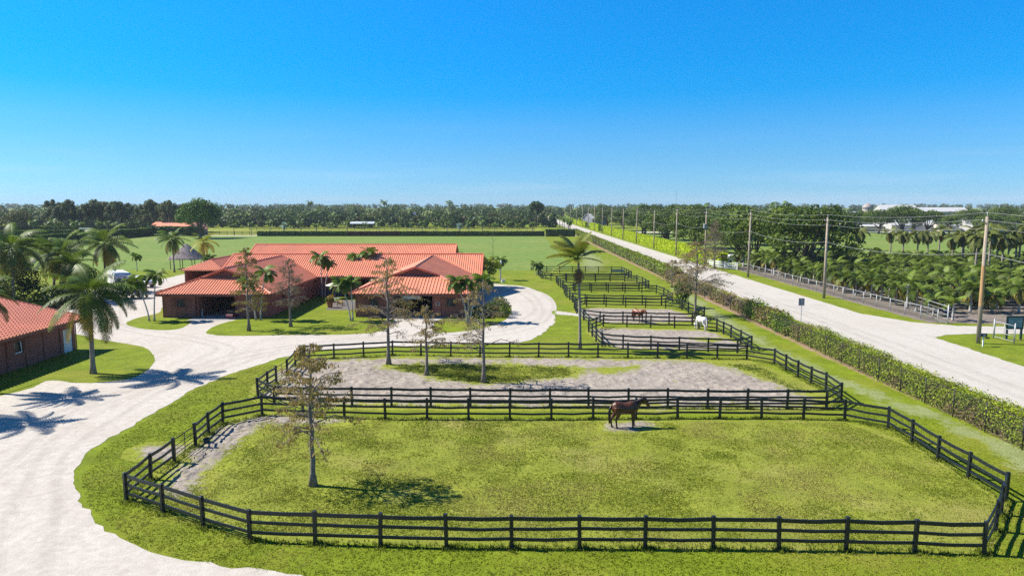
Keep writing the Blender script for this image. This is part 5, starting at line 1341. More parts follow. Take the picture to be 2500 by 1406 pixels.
# ------------------------------------------------------------------ utility poles and cables
PX = [(45.9, 35), (45.8, 67.3), (45.4, 100.5), (44.5, 130.6), (44.3, 159.5), (44.2, 187.5), (44.0, 216), (43.9, 246), (43.9, 276), (43.8, 307), (43.7, 338), (43.7, 369), (43.6, 400), (43.6, 432), (43.5, 470), (43.5, 520), (43.5, 575)]
ORD = ('', 'nearest weathered utility pole, brown halfway up, a mailbox at its foot', 'second utility pole from the right, leaning over the nursery fence', 'third utility pole from the right, before the big dark tree', 'fourth utility pole from the right, with a grey transformer can', 'fifth utility pole from the right, by the near end of the yellow hedge',
       'sixth utility pole from the right along the yellow hedge', 'seventh utility pole from the right along the yellow hedge', 'eighth utility pole from the right along the yellow hedge', 'ninth utility pole from the right along the yellow hedge', 'tenth utility pole from the right, far along the yellow hedge', 'eleventh utility pole from the right, beside the driveway gap',
       'twelfth utility pole from the right beside the short yellow hedge', 'thirteenth utility pole from the right, far down the road', 'fourteenth utility pole from the right, far down the road', 'fifteenth utility pole from the right, far down the road', 'sixteenth and farthest utility pole down the road')
rnd = random.Random(12); tops = []
for i, (x, y) in enumerate(PX):
    h = 11.9 + rnd.uniform(-.25, .35) + (.3 if i % 2 else 0); lean = rnd.uniform(-.12, .1)
    root = empty('utility_pole', (x, y, 0), ORD[i] or 'utility pole just beyond the right picture edge, holding the nearest cables', 'utility pole', 'wooden utility poles along the road')
    m_ = MB(); m_.tube([(0, 0, -.2), (lean * .5, 0, h * .5), (lean, 0, h)], [.21, .185, .14], 10); m_.build('shaft', M_pole, root, smooth=True)
    m_ = MB(); m_.tube([(lean, 0, h - .1), (lean, 0, h + .33)], .03, 6); m_.lathe([(.05, h + .28), (.07, h + .34), (.03, h + .42)], (lean, 0, 0), 8)
    sgn = 1 if i % 2 else -1
    m_.bar((lean, 0, h - .5), (lean - .42, 0, h - .45), .05, .06); m_.lathe([(.05, 0), (.07, .08), (.03, .16)], (lean - .42, 0, h - .43), 8)
    m_.bar((lean, 0, h - 1.3), (lean + .42, 0, h - 1.25), .05, .06); m_.lathe([(.05, 0), (.07, .08), (.03, .16)], (lean + .42, 0, h - 1.23), 8)
    m_.build('insulators', M_galv, root)
    if i == 4: m_ = MB(); m_.lathe([(.22, h - 3.9), (.24, h - 3.8), (.24, h - 2.95), (.2, h - 2.85)], (lean - .38, 0, 0), 12); m_.build('transformer', M_galv, root, smooth=False)
    if i == 1: m_ = MB(); m_.tube([(lean * .3, 0, h * .30), (lean * .62, 0, h * .62)], [.2035, .187], 10, cap=False); m_.build('weathered_band', plain('orange_weathered_wood', (.40, .25, .12), .85, .3, 3, .1, 0, .3, (4, 4, .35)), root, smooth=True)
    tops.append((x + lean, y, h))
for k, (dx, dz, sag, lab) in enumerate(((0, .42, .45, 'topmost power cable running along the tops of the poles'), (-.42, -.27, .45, 'second power cable on the road side of the poles'), (.42, -1.07, .45, 'third power cable on the nursery side of the poles'), (0, -3.5, .75, 'lowest cable strung along the utility poles'))):
    mb = MB()
    for (a, b) in zip(tops, tops[1:]):
        A = Vector((a[0] + dx, a[1], a[2] + dz)); Bv = Vector((b[0] + dx, b[1], b[2] + dz))
        mb.tube([A.lerp(Bv, t / 8) - Vector((0, 0, sag * 4 * (t / 8) * (1 - t / 8))) for t in range(9)], .013 if k < 3 else .017, 5, cap=False)
    tag(mb.build('power_cable', M_wire), lab, 'cable')
# ------------------------------------------------------------------ signs and mailbox by the road
q = G(1955, 786); root = empty('road_sign', (q.x, q.y, 0), 'grey backed road sign on a single post beside the road', 'sign')
m_ = MB(); m_.box((0, 0, 1.35), (.06, .05, 2.7)); m_.build('post', M_galv, root); m_ = MB(); m_.box((0, .05, 2.35), (.68, .02, .85)); m_.build('plate', plain('sign_back', (.20, .21, .22), .45, .05, 2), root, bevel=.005)
m_ = MB(); m_.box((0, .062, 2.35), (.62, .006, .79)); m_.build('sign_face', M_white, root)
q = G(2398, 846); root = empty('mailbox', (q.x, q.y, 0), 'black mailbox on a short white post in front of the nearest utility pole', 'mailbox')
m_ = MB(); m_.box((.05, 0, .5), (.1, .1, 1.0)); m_.build('post', M_white, root)
m_ = MB(); m_.tube([(-.32, 0, 1.12), (.30, 0, 1.12)], .17, 12, flat=1.05); m_.build('box', M_black, root, smooth=False)
m_ = MB(); m_.box((-.02, -.18, 1.12), (.34, .012, .12)); o = m_.build('number_plate', M_black, root)
m_ = MB()
for k, w_ in enumerate((.03, .05, .05, .05)): m_.box((-.13 + .075 * k, -.19, 1.12), (w_, .006, .08))
m_.build('numerals', M_white, o)
m_ = MB(); m_.box((.22, -.19, 1.28), (.03, .015, .2)); m_.build('flag', M_rub, root)
m_ = MB(); m_.box((.42, -.02, .86), (.36, .1, .14)); m_.build('newspaper_box', M_rub, root)
q = G(2474, 829); root = empty('notice_board', (q.x, q.y, 0), 'dark teal notice board with a pale blue panel behind the silver gate', 'sign')
for s in (-1, 1): m_ = MB(); m_.box((s * .72, 0, .85), (.16, .14, 1.7)); m_.build('post', M_teal, root)
m_ = MB(); m_.box((0, -.02, 1.75), (1.75, .12, 1.35)); b_ = m_.build('frame', M_teal, root, bevel=.015)
m_ = MB(); m_.box((0, -.085, 1.76), (1.4, .02, 1.0)); m_.build('panel', plain('pale_blue_board', (.20, .30, .36), .4, .05), b_)
m_ = MB()
for z, w_ in ((2.14, 1.2), (2.04, .9), (1.9, .22), (1.78, .5), (1.66, 1.0), (1.54, .8), (1.40, 1.2)): m_.box((0, -.098, z), (w_, .006, .035))
m_.build('lettering', plain('board_letters', (.05, .08, .10), .6), b_)

# ------------------------------------------------------------------ palm nursery
FOX = [palm_crown(100 + k, 0, 15, 1.9, GF, 28, .55, .1, -.8, 1.3, (1.1, 2.2), .75, .042, (.20, .17, .03)) for k in range(4)] + [palm_crown(105, 0, 9, 1.7, [(.10, .15, .02), (.07, .11, .015)], 26, .5, .1, .15, 1.4, (.8, 1.4), .6, .042), palm_crown(106, 0, 17, 2.1, [(.06, .09, .014), (.042, .068, .012), (.16, .13, .03)], 28, .6, .1, -1.0, 1.2, (1.3, 2.2), .8, .042, (.22, .17, .03))]
TRK = [palm_trunk(h, .14, .09, (bx, 0), M_palmw, 1.3) for h, bx in ((1.9, 0), (2.3, .08), (2.7, -.06))]
rnd = random.Random(77); made = 0; cand = []
y = 81.0
while y < 155:
    x = 51.6 + rnd.uniform(-.5, .5) - (y - 81) * .015
    while x < .745 * y + 3:
        if not (x < 62 and 76 < y < 86 and x > 55) : cand.append((x + rnd.uniform(-.5, .5), y + rnd.uniform(-.5, .5)))
        x += 3.15
    y += 3.2
for x, y in sorted(cand, key=lambda c: math.hypot(*c))[:296]:
    root = empty('nursery_palm', (x, y, 0), 'young foxtail palm with a pale trunk in the crowded nursery', 'palm', 'young palms in the nursery', rnd.uniform(0, 6.28), rnd.uniform(.85, 1.25))
    k = rnd.randrange(3); link('trunk', TRK[k], root); link('crown', FOX[rnd.randrange(6)], root, ((0, .08, -.06)[k], 0, (1.9, 2.3, 2.7)[k]))
FOXT = [palm_crown(110 + k, 0, 16, 2.5, [(.10, .125, .03), (.08, .10, .025), (.13, .12, .035)], 22, .7, .1, -1.1, 1.15, (1.3, 2.3), .8, .07) for k in range(2)]
TT = palm_trunk(6.3, .17, .11, (.1, 0), M_palm, 1.3)
tl = [((2092, 640), 9.2, 'tall palm standing alone on the green field edge behind the nursery'), ((2172, 642), 9.2, 'tall palm with drooping fronds, left of the cluster behind the nursery'), ((2203, 646), 8.8, 'tall palm close beside the cluster behind the nursery, second from its left'),
      ((2238, 650), 9.2, 'tall palm in the middle of the cluster behind the nursery'), ((2263, 644), 8.6, 'tall palm in the cluster behind the nursery, fourth from its left'), ((2290, 642), 9.6, 'tall palm at the right of the cluster behind the nursery')]
tl += [((2345 + 33 * k, 655 + (k * 37) % 45), 9.4 + (k % 3) * .9, 'tall palm in the dense stand at the right picture edge') for k in range(9)]
tl += [((2322 + 27 * k, 662 + (k * 53) % 52), 8.6 + (k % 4) * .8, 'tall palm in the dense stand at the right picture edge') for k in range(11)]
for i, (px, h, lab) in enumerate(tl):
    p = G(*px); root = empty('tall_palm', (p.x, p.y, 0), lab, 'palm', 'tall palms behind the nursery', i * .9, h / 8.0)
    link('trunk', TT, root); link('crown', FOXT[i % 2], root, (.1, 0, 6.25))

# ------------------------------------------------------------------ trees right of the road and far off
BG = [(.038, .075, .011), (.055, .098, .014), (.08, .13, .017), (.03, .058, .011), (.10, .14, .02)]
BAN = [broadleaf(200 + k, 11.5, 8.0, 3.4, 6500, .55, BG, 30, .55, M_bark2, 1, 11, .42) for k in range(3)]
PAL = [broadleaf(210 + k, 9.5, 5.2, 2.0, 3800, .5, [(.07, .12, .02), (.10, .145, .025), (.05, .09, .015)], 20, .7, M_bark2, 1, 7, .25) for k in range(2)]
b = [(58, 138, 1.05, 'huge spreading dark tree over the far green field, nearest of the roadside trees'), (53.5, 153, .9, 'dark spreading tree just left of the huge one beside the nursery'), (56, 172, .95, 'spreading tree behind the white fence, by the fourth utility pole'),
     (53, 196, .85, 'spreading tree with a bare branching base behind the yellow hedge'), (57, 218, .95, 'dense round tree behind the yellow hedge, by the sixth pole'), (54, 243, .85, 'round tree behind the yellow hedge, by the seventh pole'), (60, 268, 1.05, 'tall dense tree behind the middle of the yellow hedge'),
     (55, 295, .85, 'dense tree behind the yellow hedge, by the ninth pole'), (62, 325, 1.05, 'tall dense tree near the far end of the long yellow hedge'), (58, 362, .9, 'dense tree behind the short yellow hedge'), (76, 186, .95, 'dense tree in the second row, behind the huge dark tree'), (84, 214, 1.0, 'dense tree in the second row, below the long white roof'), (76, 236, 1.0, 'dense tree in the second row behind the seventh pole'), (96, 246, 1.0, 'dense tree in the back row, below the long white roof'), (84, 272, 1.05, 'dense tree in the back row behind the eighth pole'), (108, 276, 1.0, 'dense tree in the back row, left of the far green field'), (80, 312, 1.05, 'dense tree in the back row behind the ninth pole'), (104, 318, 1.0, 'dense tree at the back, below the left end of the white roof'), (128, 312, 1.0, 'dense tree at the back, where the far green field begins'), (84, 350, 1.05, 'dense tree at the back behind the tenth pole'), (110, 352, 1.0, 'dense tree at the back, left of the long white roof'), (56, 410, .9, 'dense tree beyond the short yellow hedge'), (62, 470, 1.05, 'far dense tree right of the road by the last yellow hedge')]
for i, (x, y, s, lab) in enumerate(b):
    t_ = BAN[i % 3]; place_tree('spreading_tree', (('trunk', t_[0]), ('crown', t_[1])), (x, y, 0), lab, 'tree', 'dense trees right of the road', i * 1.7, s * 1.12)
# big trees behind the far green field
for i, (u, v, s, lab) in enumerate(((2145, 571, 1.0, 'spreading dark tree before the white barns, left of the group'), (2205, 571, 1.15, 'wide flat topped tree before the big white barn'), (2262, 571, 1.0, 'wide dark tree right of the flat topped one'), (2368, 566, 1.0, 'spreading tree behind the beige house'), (2040, 567, .95, 'dark tree by the parked vehicles across the far field'), (2088, 567, .95, 'dark tree above the white trailers across the far field'), (2450, 566, 1.1, 'dark tree far right behind the white roofs'), (2318, 574, .95, 'small round tree beside the beige house across the far field'), (2425, 574, 1.05, 'round tree in front of the large white hipped roof'), (2395, 572, .9, 'small round tree left of the one before the white hipped roof'), (2480, 574, 1.05, 'round tree at the right edge across the far field'), (1990, 570, 1.1, 'round tree at the left end of the parked vehicles'))):
    p = G(u, v); t_ = (BAN[(i + 1) % 3] if i < 7 else PAL[i % 2]); place_tree('spreading_tree', (('trunk', t_[0]), ('crown', t_[1])), (p.x, p.y, 0), lab, 'tree', 'trees behind the far green field', i * 2.1, s * .98)
# ficus, eucalyptus grove and others at far left
tr, cr = broadleaf(230, 15.5, 8.6, 4.2, 6500, .75, [(.045, .10, .015), (.065, .13, .018), (.085, .15, .02), (.035, .075, .015)], 34, .72, M_bark2, 1, 9, .6)
place_tree('ficus_tree', (('trunk', tr), ('crown', cr)), (-126.5, 283, 0), 'big round bright green tree beyond the polo field, above the red roofs', 'tree')
EU = [broadleaf(240 + k, 16, 4.6, 3.0, 5200, .5, [(.085, .125, .06), (.07, .105, .055), (.115, .13, .07), (.095, .105, .062)], 26, 1.25, M_bark, 1, 6, .3, -.1, .72) for k in range(3)]
rnd = random.Random(21)
for i in range(24):
    x = -222 + i * 3.0 + rnd.uniform(-1, 1); y = 338 + rnd.uniform(-9, 14); t_ = EU[i % 3]
    place_tree('gum_tree', (('trunk', t_[0]), ('crown', t_[1])), (x, y, 0), 'tall grey green gum tree in the dark grove at far left', 'tree', 'tall dark grove at far left', i * 1.3, rnd.uniform(.82, 1.12) * (1 if i < 21 else .86))
OPN = broadleaf(250, 10.5, 7.5, 1.5, 4200, .6, [(.07, .085, .035), (.09, .10, .04), (.06, .075, .03)], 24, .7, M_bark2, 1, 10, .3, .15)
place_tree('tree', (('trunk', OPN[0]), ('crown', OPN[1])), (-228, 322, 0), 'grey green open branched tree far left with many splayed stems', 'tree')
CAS = broadleaf(255, 17, 5, 3, 3500, .8, [(.06, .10, .035), (.045, .08, .03)], 22, 1.0, M_bark2, 1, 6, .3)
place_tree('tree', (('trunk', CAS[0]), ('crown', CAS[1])), (14.5, 420, 0), 'tall dark tree poking above the skyline left of the far road end', 'tree')
# row of slender palms beyond the polo field
SM = [palm_crown(120 + k, 0, 12, 2.0, [(.09, .15, .03), (.07, .12, .025)], 14, .7, .15, -.7, 1.2, (1.1, 2.0), .6, .09) for k in range(2)]
FAN = palm_crown(125, 0, 20, 1.9, [(.22, .32, .30), (.19, .28, .27)], 14, .6, 0, -1.0, 1.5, (.3, .6), .2, .12)
TS = palm_trunk(5.2, .16, .1, (0, 0), M_palm); TF = palm_trunk(4.6, .28, .24, (0, 0), M_palm)
for i, u in enumerate((575, 615, 659, 697, 735, 772, 808, 849, 890, 927, 968, 1005, 1032, 1064, 1093, 1123, 1145, 1178, 1208, 1241, 1264, 1300)):
    fan = u in (697, 1123); x = (u - 1250) / F * 312
    root = empty('fan_palm' if fan else 'slender_palm', (x, 311 + (i % 3), 0), ('silvery blue fan palm beyond the far hedge, ' + ('left one of two' if u == 697 else 'right one of two')) if fan else 'slender palm in the row beyond the far polo field hedge', 'palm', None if fan else 'row of slender palms beyond the polo field', i * .8, .9 + (i * 7 % 5) * .06)
    link('trunk', TF if fan else TS, root); link('crown', FAN if fan else SM[i % 2], root, (0, 0, 4.55 if fan else 5.15))
for i, (u, y, h) in enumerate(((35, 300, 1), (85, 290, 1.25), (135, 285, 1.3), (145, 305, 1.1), (185, 290, 1.2), (205, 312, 1.0), (245, 318, 1.0), (265, 320, 1.05), (285, 322, .95), (318, 325, .95), (337, 327, 1.0), (2, 320, 1.0))):
    root = empty('slender_palm', ((u - 1250) / F * y * 1.0, y, 0), 'slender palm before the dark grove at far left', 'palm', 'slender palms before the far left grove', i, h)
    link('trunk', TS, root); link('crown', SM[i % 2], root, (0, 0, 5.15))
for i, (y, x) in enumerate(((330, 27.5), (345, 28), (362, 29), (380, 28.5), (400, 29), (425, 29), (318, 26), (452, 29), (480, 29))):
    root = empty('slender_palm', (x, y, 0), 'slender palm on the left verge of the far road', 'palm', 'slender palms on the left verge of the far road', i, 1.15)
    link('trunk', TS, root); link('crown', SM[i % 2], root, (0, 0, 5.15))
for i, (u, y, z) in enumerate(((1714, 420, 2.4), (1887, 560, 2.7), (1915, 580, 2.75), (760, 900, 3.2), (940, 900, 3.3), (1098, 860, 3.2))):
    root = empty('royal_palm', ((u - 1250) / F * y, y, 0), ('tall palm breaking the skyline beyond the roadside trees', 'left of two palm heads above the long white roof', 'right of two palm heads above the long white roof', 'palm head on the skyline left of the far dark barn', 'palm head on the skyline above the white shelter', 'pointed palm head on the skyline right of the dark barn')[i], 'palm', None, i, z)
    link('trunk', TS, root); link('crown', SM[i % 2], root, (0, 0, 5.15))

# far woodland: one mass nobody could count
def woodland(name, bands, seed, cols, per, kind='stuff'):
    rng = np.random.default_rng(seed); VS = []; CS = []; cl = np.array(cols)
    for (x0, x1, y0, y1, n, h0, h1) in bands:
        for _ in range(n):
            y = y0 + (y1 - y0) * rng.random() ** .8; x = rng.uniform(x0, x1)
            if 26 < x < 46: continue
            h = rng.uniform(h0, h1); r = h * rng.uniform(.3, .52); k = int(per * rng.uniform(.7, 1.3))
            c0 = cl[rng.integers(0, len(cl))] * rng.uniform(.8, 1.2)
            lob = [(x + rng.normal(0, r * .5), y + rng.normal(0, r * .4), h * rng.uniform(.5, .78), r * .66, r * .66, h * .27) for _ in range(4)] + [(x, y, h * .3, r * .8, r * .8, h * .28)]
            V, c = leaf_cloud(lob, k, 1.0 + y / 900, rng, [c0], .6, .35, .8); VS.append(V); CS.append(c)
    V = np.concatenate(VS); C = np.concatenate(CS)
    return tag(link(name, mesh_np(name, V, quads_of(len(V) // 4), None, [M_leaf], C)), kind=kind)
WC = [(.038, .072, .02), (.05, .085, .022), (.065, .10, .025), (.03, .058, .018), (.068, .08, .03), (.045, .078, .03)]
woodland('woodland', [(-330, 26, 402, 440, 170, 4.5, 8), (-330, 26, 420, 480, 150, 6, 10), (-380, 26, 470, 600, 150, 8, 12), (-600, 26, 600, 900, 160, 10, 14.5), (48, 420, 480, 620, 70, 8, 12), (75, 300, 360, 480, 55, 7, 11.5), (48, 640, 620, 900, 110, 10, 14), (-420, -240, 400, 520, 40, 8, 12)], 301, WC, 130)
woodland('woodland', [(-1300, 26, 900, 1700, 150, 13, 16), (48, 1500, 900, 1700, 170, 12, 15.5), (-2400, 2400, 1700, 3000, 260, 14, 19), (20, 26, 450, 1500, 24, 8, 13), (47, 54, 560, 1500, 30, 8, 13)], 302, WC, 90)

# ------------------------------------------------------------------ far buildings
def shed(name, label, cat, x, y, w, d, h, rh, wall, roof, rz=0, axis='x', openf=False, doors=0, over=.5):
    root = empty(name, (x, y, 0), label, cat, None, rz); mb = MB()
    if not openf:
        mb.add([(-w / 2, -d / 2, 0), (w / 2, -d / 2, 0), (w / 2, d / 2, 0), (-w / 2, d / 2, 0), (-w / 2, -d / 2, h), (w / 2, -d / 2, h), (w / 2, d / 2, h), (-w / 2, d / 2, h)], [(0, 1, 5, 4), (1, 2, 6, 5), (2, 3, 7, 6), (3, 0, 4, 7)])
        if axis == 'x': mb.add([(-w / 2, -d / 2, h), (-w / 2, d / 2, h), (-w / 2, 0, h + rh), (w / 2, -d / 2, h), (w / 2, d / 2, h), (w / 2, 0, h + rh)], [(0, 1, 2), (3, 4, 5)])
        else: mb.add([(-w / 2, -d / 2, h), (w / 2, -d / 2, h), (0, -d / 2, h + rh), (-w / 2, d / 2, h), (w / 2, d / 2, h), (0, d / 2, h + rh)], [(0, 1, 2), (3, 4, 5)])
        mb.build('wall', wall, root)
    else:
        for sx in (-1, -.5, 0, .5, 1):
            for sy in (-1, 1): m_ = MB(); m_.box((sx * w / 2 * .94, sy * d / 2 * .9, h / 2), (.22, .22, h)); m_.build('post', wall, root)
    m_ = MB(); W, D = w / 2 + over, d / 2 + over; e = h - over * rh / (d / 2 if axis == 'x' else w / 2)
    if axis == 'x': A = [(-W, -D, e), (W, -D, e), (W, 0, h + rh), (-W, 0, h + rh), (-W, D, e), (W, D, e)]
    else: A = [(-W, -D, e), (-W, D, e), (0, D, h + rh), (0, -D, h + rh), (W, -D, e), (W, D, e)]
    A = [(a, b, c + .08) for a, b, c in A]; n = 6
    m_.add(A + [(a, b, c - .16) for a, b, c in A], [(0, 1, 2, 3), (3, 2, 5, 4), (9, 8, 7, 6), (10, 11, 8, 9), (0, 6, 7, 1), (4, 5, 11, 10), (0, 3, 9, 6), (3, 4, 10, 9), (1, 7, 8, 2), (2, 8, 11, 5)])
    m_.build('roof', roof, root)
    for k in range(doors):
        m_ = MB(); m_.box((-w / 2 + w * (k + .5) / doors, -d / 2 - .03, h * .4), (min(2.0, w / doors * .5), .1, h * .8)); m_.build('door', M_dark, root)
    return root
M_wr = plain('white_roof', (.50, .50, .495), .5, .06, .6); M_ww = plain('cream_wall', (.55, .50, .42), .8, .08, 1); M_wg = plain('white_wall', (.42, .41, .39), .7, .06, 1)
M_gr = plain('grey_roof', (.22, .23, .26), .6, .1, .6); M_br = plain('dark_barn_wall', (.045, .035, .032), .8, .2, 1); M_lr = plain('light_metal_roof', (.50, .54, .58), .35, .06, .4)
def at(u, y): return (u - 1250) / F * y
shed('run_in_shelter', 'open white roofed shelter on posts in the far pasture', 'shelter', at(890, 405), 402, 13, 6, 2.9, .9, M_br, M_lr, 0, 'x', True)
shed('dark_barn', 'dark timber barn with a low grey side roof beyond the far pasture', 'barn', at(980, 468), 466, 14, 9, 4.0, 1.8, M_br, M_gr, 0, 'x', doors=3)
shed('dark_barn', 'dark barn with a higher grey gabled roof joined to the low one', 'barn', at(1010, 472), 474, 10, 14, 4.6, 3.4, M_br, M_gr, 0, 'y', doors=1)
shed('shed', 'small grey gabled shed far right of the dark barn', 'shed', at(1162, 455), 456, 9, 8, 3.2, 2.2, M_br, M_gr, .3, 'x')
for i, (u, y, w, d, lab) in enumerate(((438, 322, 17, 9, 'long low house with a red roof under the big round tree'), (404, 328, 7, 7, 'small square house part with a raised red roof lantern'), (484, 318, 6, 8, 'red roofed end of the house, right of the tree trunk'))):
    shed('red_roofed_house', lab, 'house', at(u, y), y, w, d, 2.9 if i != 1 else 4.4, 2.2 if i != 1 else 1.0, plain('pink_wall', (.40, .22, .18), .8) if i == 0 else MATS['pink_wall'], MATS['terracotta_metal'], 0, 'x' if i < 2 else 'y', doors=2 if i == 0 else 0)
shed('shed', 'long low pinkish stable block behind the hedge at far left', 'shed', at(293, 330), 332, 12, 6, 2.6, .7, MATS['pink_wall'], M_trim, 0, 'x', doors=3)
for lab, u, y, w, d, h, rh, rz, wl in (('long white roofed barn showing above the roadside trees', 1925, 400, 22, 12, 9.2, 1.9, 0, M_wg), ('big white barn with roof vents behind the grey silo', 2180, 475, 24, 14, 9.8, 3.6, 0, M_wg), ('white gabled roof left of the grey silo', 2078, 400, 12, 10, 7.2, 2.4, .5, M_wg),
        ('white roof stretching right from the big white barn', 2285, 480, 34, 12, 9.0, 2.6, 0, M_wg), ('white stable roof behind the tall palms', 2215, 355, 22, 9, 3.6, 2.4, 0, M_wg), ('beige gabled house with pale roof across the far field', 2300, 350, 10, 9, 3.4, 2.0, .15, M_ww), ('large white hipped roof far right', 2385, 352, 20, 12, 4.2, 3.0, .25, M_wg), ('white roof behind the large one far right', 2430, 385, 20, 12, 5.4, 3.2, -.2, M_wg), ('white roof of the stable at the right picture edge', 2490, 400, 16, 12, 6, 3.2, .2, M_wg), ('low white stable wall across the far field', 2100, 360, 30, 6, 2.6, .8, 0, M_wg), ('grey walled house left of the road trees', 1450, 470, 12, 10, 4.6, 3.0, .6, M_gr)):
    shed('white_barn' if 'house' not in lab else 'house', lab, 'house' if 'house' in lab else 'barn', at(u, y), y, w, d, h, rh, wl, M_wr, rz, 'x', doors=1)
root = empty('silo', (at(2113, 452), 452, 0), 'grey round silo with a domed top among the white barns', 'silo')
m_ = MB(); m_.lathe([(3.3, 0), (3.3, 11.0)], (0, 0, 0), 20); m_.build('shaft', plain('silo_concrete', (.36, .33, .32), .8, .1, .5), root)
m_ = MB(); m_.lathe([(3.45, 11.0), (3.3, 12.2), (2.5, 13.4), (1.2, 14.2), (.1, 14.4)], (0, 0, 0), 20); m_.build('dome', plain('silo_dome', (.30, .26, .25), .6, .1, .5), root, smooth=True)
for k, s in enumerate((-1, .6)): m_ = MB(); m_.box((s * 1.2, -3.25, 10.0), (.7, .2, .7)); m_.build('window', M_dark, root)
# vehicles parked behind the far field
M_blu = plain('dark_blue_paint', (.02, .03, .07), .25, .1, 1, .6)
def car(label, x, y, mat, L=4.6, h=1.5, box=False, name='parked_car', cat='car'):
    root = empty(name, (x, y, 0), label, cat, None); m_ = MB()
    prof = [(-L / 2, .4), (L / 2, .4), (L / 2, .9), (L * .3, 1.0), (L * .14, h), (-L * .32, h), (-L * .46, 1.0), (-L / 2, .95)] if not box else [(-L / 2, .5), (L / 2, .5), (L / 2, h - .5), (L / 2 - .4, h), (-L / 2, h)]
    n = len(prof); m_.add([(a, -.9, z) for a, z in prof] + [(a, .9, z) for a, z in prof], [tuple(range(n)), tuple(range(2 * n - 1, n - 1, -1))] + [(i, i + n, (i + 1) % n + n, (i + 1) % n) for i in range(n)])
    m_.build('body', mat, root, bevel=.06)
    if not box: m_ = MB(); m_.box((-L * .09, 0, h - .28), (L * .36, 1.84, .34)); m_.build('window', M_glass, root)
    else:
        for k in range(4): m_ = MB(); m_.box((-L * .34 + L * .22 * k, 0, h - .8), (L * .12, 1.84, .4)); m_.build('window', M_glass, root)
    for sx in (-.3, .3): m_ = MB(); m_.tube([(sx * L, -.92, .34), (sx * L, .92, .34)], .34, 10); m_.build('wheel', M_rub, root)
car('dark blue car parked across the far field, left of the second pole', at(1992, 345), 345, M_blu); car('dark blue car parked under a tree across the far field', at(2006, 346), 346, M_blu); car('dark car parked right of the white trailers', at(2047, 344), 344, M_blu)
car('long white horse trailer parked across the far field behind the second pole', at(2025, 349), 349, M_tw, 9, 3.1, True, 'horse_trailer', 'trailer'); car('white horse trailer parked right of the dark car across the far field', at(2072, 349), 349, M_tw, 8, 3.0, True, 'horse_trailer', 'trailer')
car('white vehicle parked behind the yellow hedge, by the fourth pole', 52.5, 163, M_tw, 5, 1.9); car('white trailer showing left of the far hedge corner', at(214, 322), 322, M_tw, 6, 2.8, True, 'trailer', 'trailer')
# pasture fences beyond the far hedge
mb = MB(); mb.box((0, 0, .75), (.16, .16, 1.5)); PF = mb.mesh('post', M_black)
fence('black rail fence running along the pasture beyond the polo field', [Vector((-140 + 3.4 * k, 318, 0)) for k in range(45)], None, False, 'pasture_fence', 'fence', None, M_black, PF, ((.45, .16), (.9, .16), (1.35, .16)), seed=51)
fence('black rail fence at the back of the far pasture', [Vector((-140 + 4 * k, 372, 0)) for k in range(39)], None, False, 'pasture_fence', 'fence', None, M_black, PF, ((.45, .16), (.9, .16), (1.35, .16)), seed=52)
m_ = MB(); m_.tube([(0, 0, 0), (0, 0, 32)], [.35, .15], 5)
for k in range(6): m_.bar((-.6, 0, 22 + k * 1.7), (.6, 0, 22 + k * 1.7), .1, .1)
tag(m_.build('radio_mast', M_galv, None, (at(1648, 900), 900, 0)), 'thin radio mast on the skyline right of the road', 'mast')
# ------------------------------------------------------------------ air, light, camera
t = NT('air'); pv = t.n('ShaderNodeVolumePrincipled'); pv.inputs['Color'].default_value = (.80, .90, 1.0, 1); pv.inputs['Density'].default_value = HAZE
t.l(pv.outputs[0], t.out.inputs['Volume']); MATS['air'] = t.mat
if HAZE > 0:
    mb = MB(); mb.box((0, 1480, 21), (6020, 3460, 44)); tag(mb.build('haze', t.mat), kind='stuff')
w = bpy.data.worlds.new('World'); S.world = w; w.use_nodes = True; nt = w.node_tree; nt.nodes.clear()
sky = nt.nodes.new('ShaderNodeTexSky'); sky.sky_type = 'NISHITA'; sky.sun_disc = False
SUN = Vector((-1, .2, 1.0)).normalized()
sky.sun_elevation = math.asin(SUN.z); sky.sun_rotation = math.atan2(SUN.x, SUN.y)
sky.altitude = 0; sky.air_density = 1.0; sky.dust_density = .3; sky.ozone_density = 2.0
tc = nt.nodes.new('ShaderNodeTexCoord'); sx = nt.nodes.new('ShaderNodeSeparateXYZ'); rp = nt.nodes.new('ShaderNodeValToRGB'); mx = nt.nodes.new('ShaderNodeMix'); mx.data_type = 'RGBA'; mx.blend_type = 'MULTIPLY'; mx.inputs[0].default_value = 1
SKY = ((0, (.32, .664, 1.25)), (.03, (.262, .589, 1.089)), (.063, (.223, .556, .97)), (.107, (.154, .564, .98)), (.149, (.045, .574, 1.03)), (.19, (.03, .60, 1.08)), (.27, (.035, .655, 1.17)), (.5, (.12, .52, .9)), (1, (.18, .45, .72)))
for i, (q, c) in enumerate(SKY):
    e = rp.color_ramp.elements[i] if i < 2 else rp.color_ramp.elements.new(q)
    e.position = q; e.color = (*c, 1)
e_ = rp.color_ramp.elements
for el, (q, c) in zip(e_, SKY): el.position = q; el.color = (*c, 1)
nt.links.new(tc.outputs['Generated'], sx.inputs[0]); nt.links.new(sx.outputs[2], rp.inputs[0]); nt.links.new(sky.outputs[0], mx.inputs[6]); nt.links.new(rp.outputs[0], mx.inputs[7])
bg = nt.nodes.new('ShaderNodeBackground'); bg.inputs['Strength'].default_value = SKY_STR
out = nt.nodes.new('ShaderNodeOutputWorld')
mp = nt.nodes.new('ShaderNodeMapping'); mp.inputs['Scale'].default_value = (2.2, 2.2, 34); nz = nt.nodes.new('ShaderNodeTexNoise'); nz.inputs['Scale'].default_value = 1.6; nz.inputs['Detail'].default_value = 5
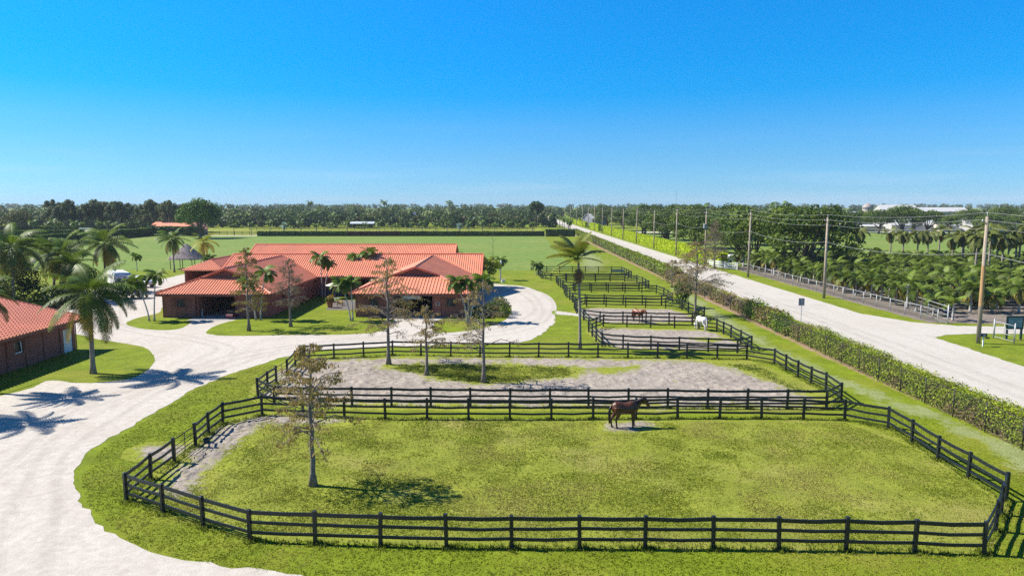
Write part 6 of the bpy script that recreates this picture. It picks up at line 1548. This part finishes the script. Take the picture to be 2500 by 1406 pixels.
cr = nt.nodes.new('ShaderNodeValToRGB'); cr.color_ramp.elements[0].position = .52; cr.color_ramp.elements[1].position = .78; bd = nt.nodes.new('ShaderNodeValToRGB')
for i, (q, v_) in enumerate(((0, .3), (.03, .22), (.07, .05), (.14, 0))):
    e = bd.color_ramp.elements[i] if i < 2 else bd.color_ramp.elements.new(q)
    e.position = q; e.color = (v_, v_, v_, 1)
mu = nt.nodes.new('ShaderNodeMath'); mu.operation = 'MULTIPLY'; cm = nt.nodes.new('ShaderNodeMix'); cm.data_type = 'RGBA'; cm.inputs[7].default_value = (4.2, 5.0, 6.0, 1)
nt.links.new(tc.outputs['Generated'], mp.inputs[0]); nt.links.new(mp.outputs[0], nz.inputs['Vector']); nt.links.new(nz.outputs['Fac'], cr.inputs[0]); nt.links.new(sx.outputs[2], bd.inputs[0])
nt.links.new(cr.outputs[0], mu.inputs[0]); nt.links.new(bd.outputs[0], mu.inputs[1]); nt.links.new(mu.outputs[0], cm.inputs[0]); nt.links.new(mx.outputs[2], cm.inputs[6])
nt.links.new(cm.outputs[2], bg.inputs[0]); nt.links.new(bg.outputs[0], out.inputs[0])
ld = bpy.data.lights.new('sun', 'SUN'); ld.energy = SUN_STR; ld.angle = R(.5); ld.color = (1.0, .93, .81)
lo = bpy.data.objects.new('sun', ld); COL.objects.link(lo); lo.rotation_euler = SUN.to_track_quat('Z', 'Y').to_euler()
cd = bpy.data.cameras.new('camera'); cd.sensor_width = 36; cd.lens = F / 2500 * 36; cd.clip_start = .5; cd.clip_end = 20000
co = bpy.data.objects.new('camera', cd); COL.objects.link(co); co.location = (0, 0, H); co.rotation_euler = (math.pi / 2 - TH, 0, 0)
S.camera = co
S.view_settings.view_transform = 'Standard'; S.view_settings.look = 'None'; S.view_settings.gamma = 1; S.view_settings.exposure = EXPO
S.cycles.use_denoising = False; S.cycles.sample_clamp_indirect = 4; S.cycles.max_bounces = 6; S.cycles.transparent_max_bounces = 24
S.cycles.volume_bounces = 0
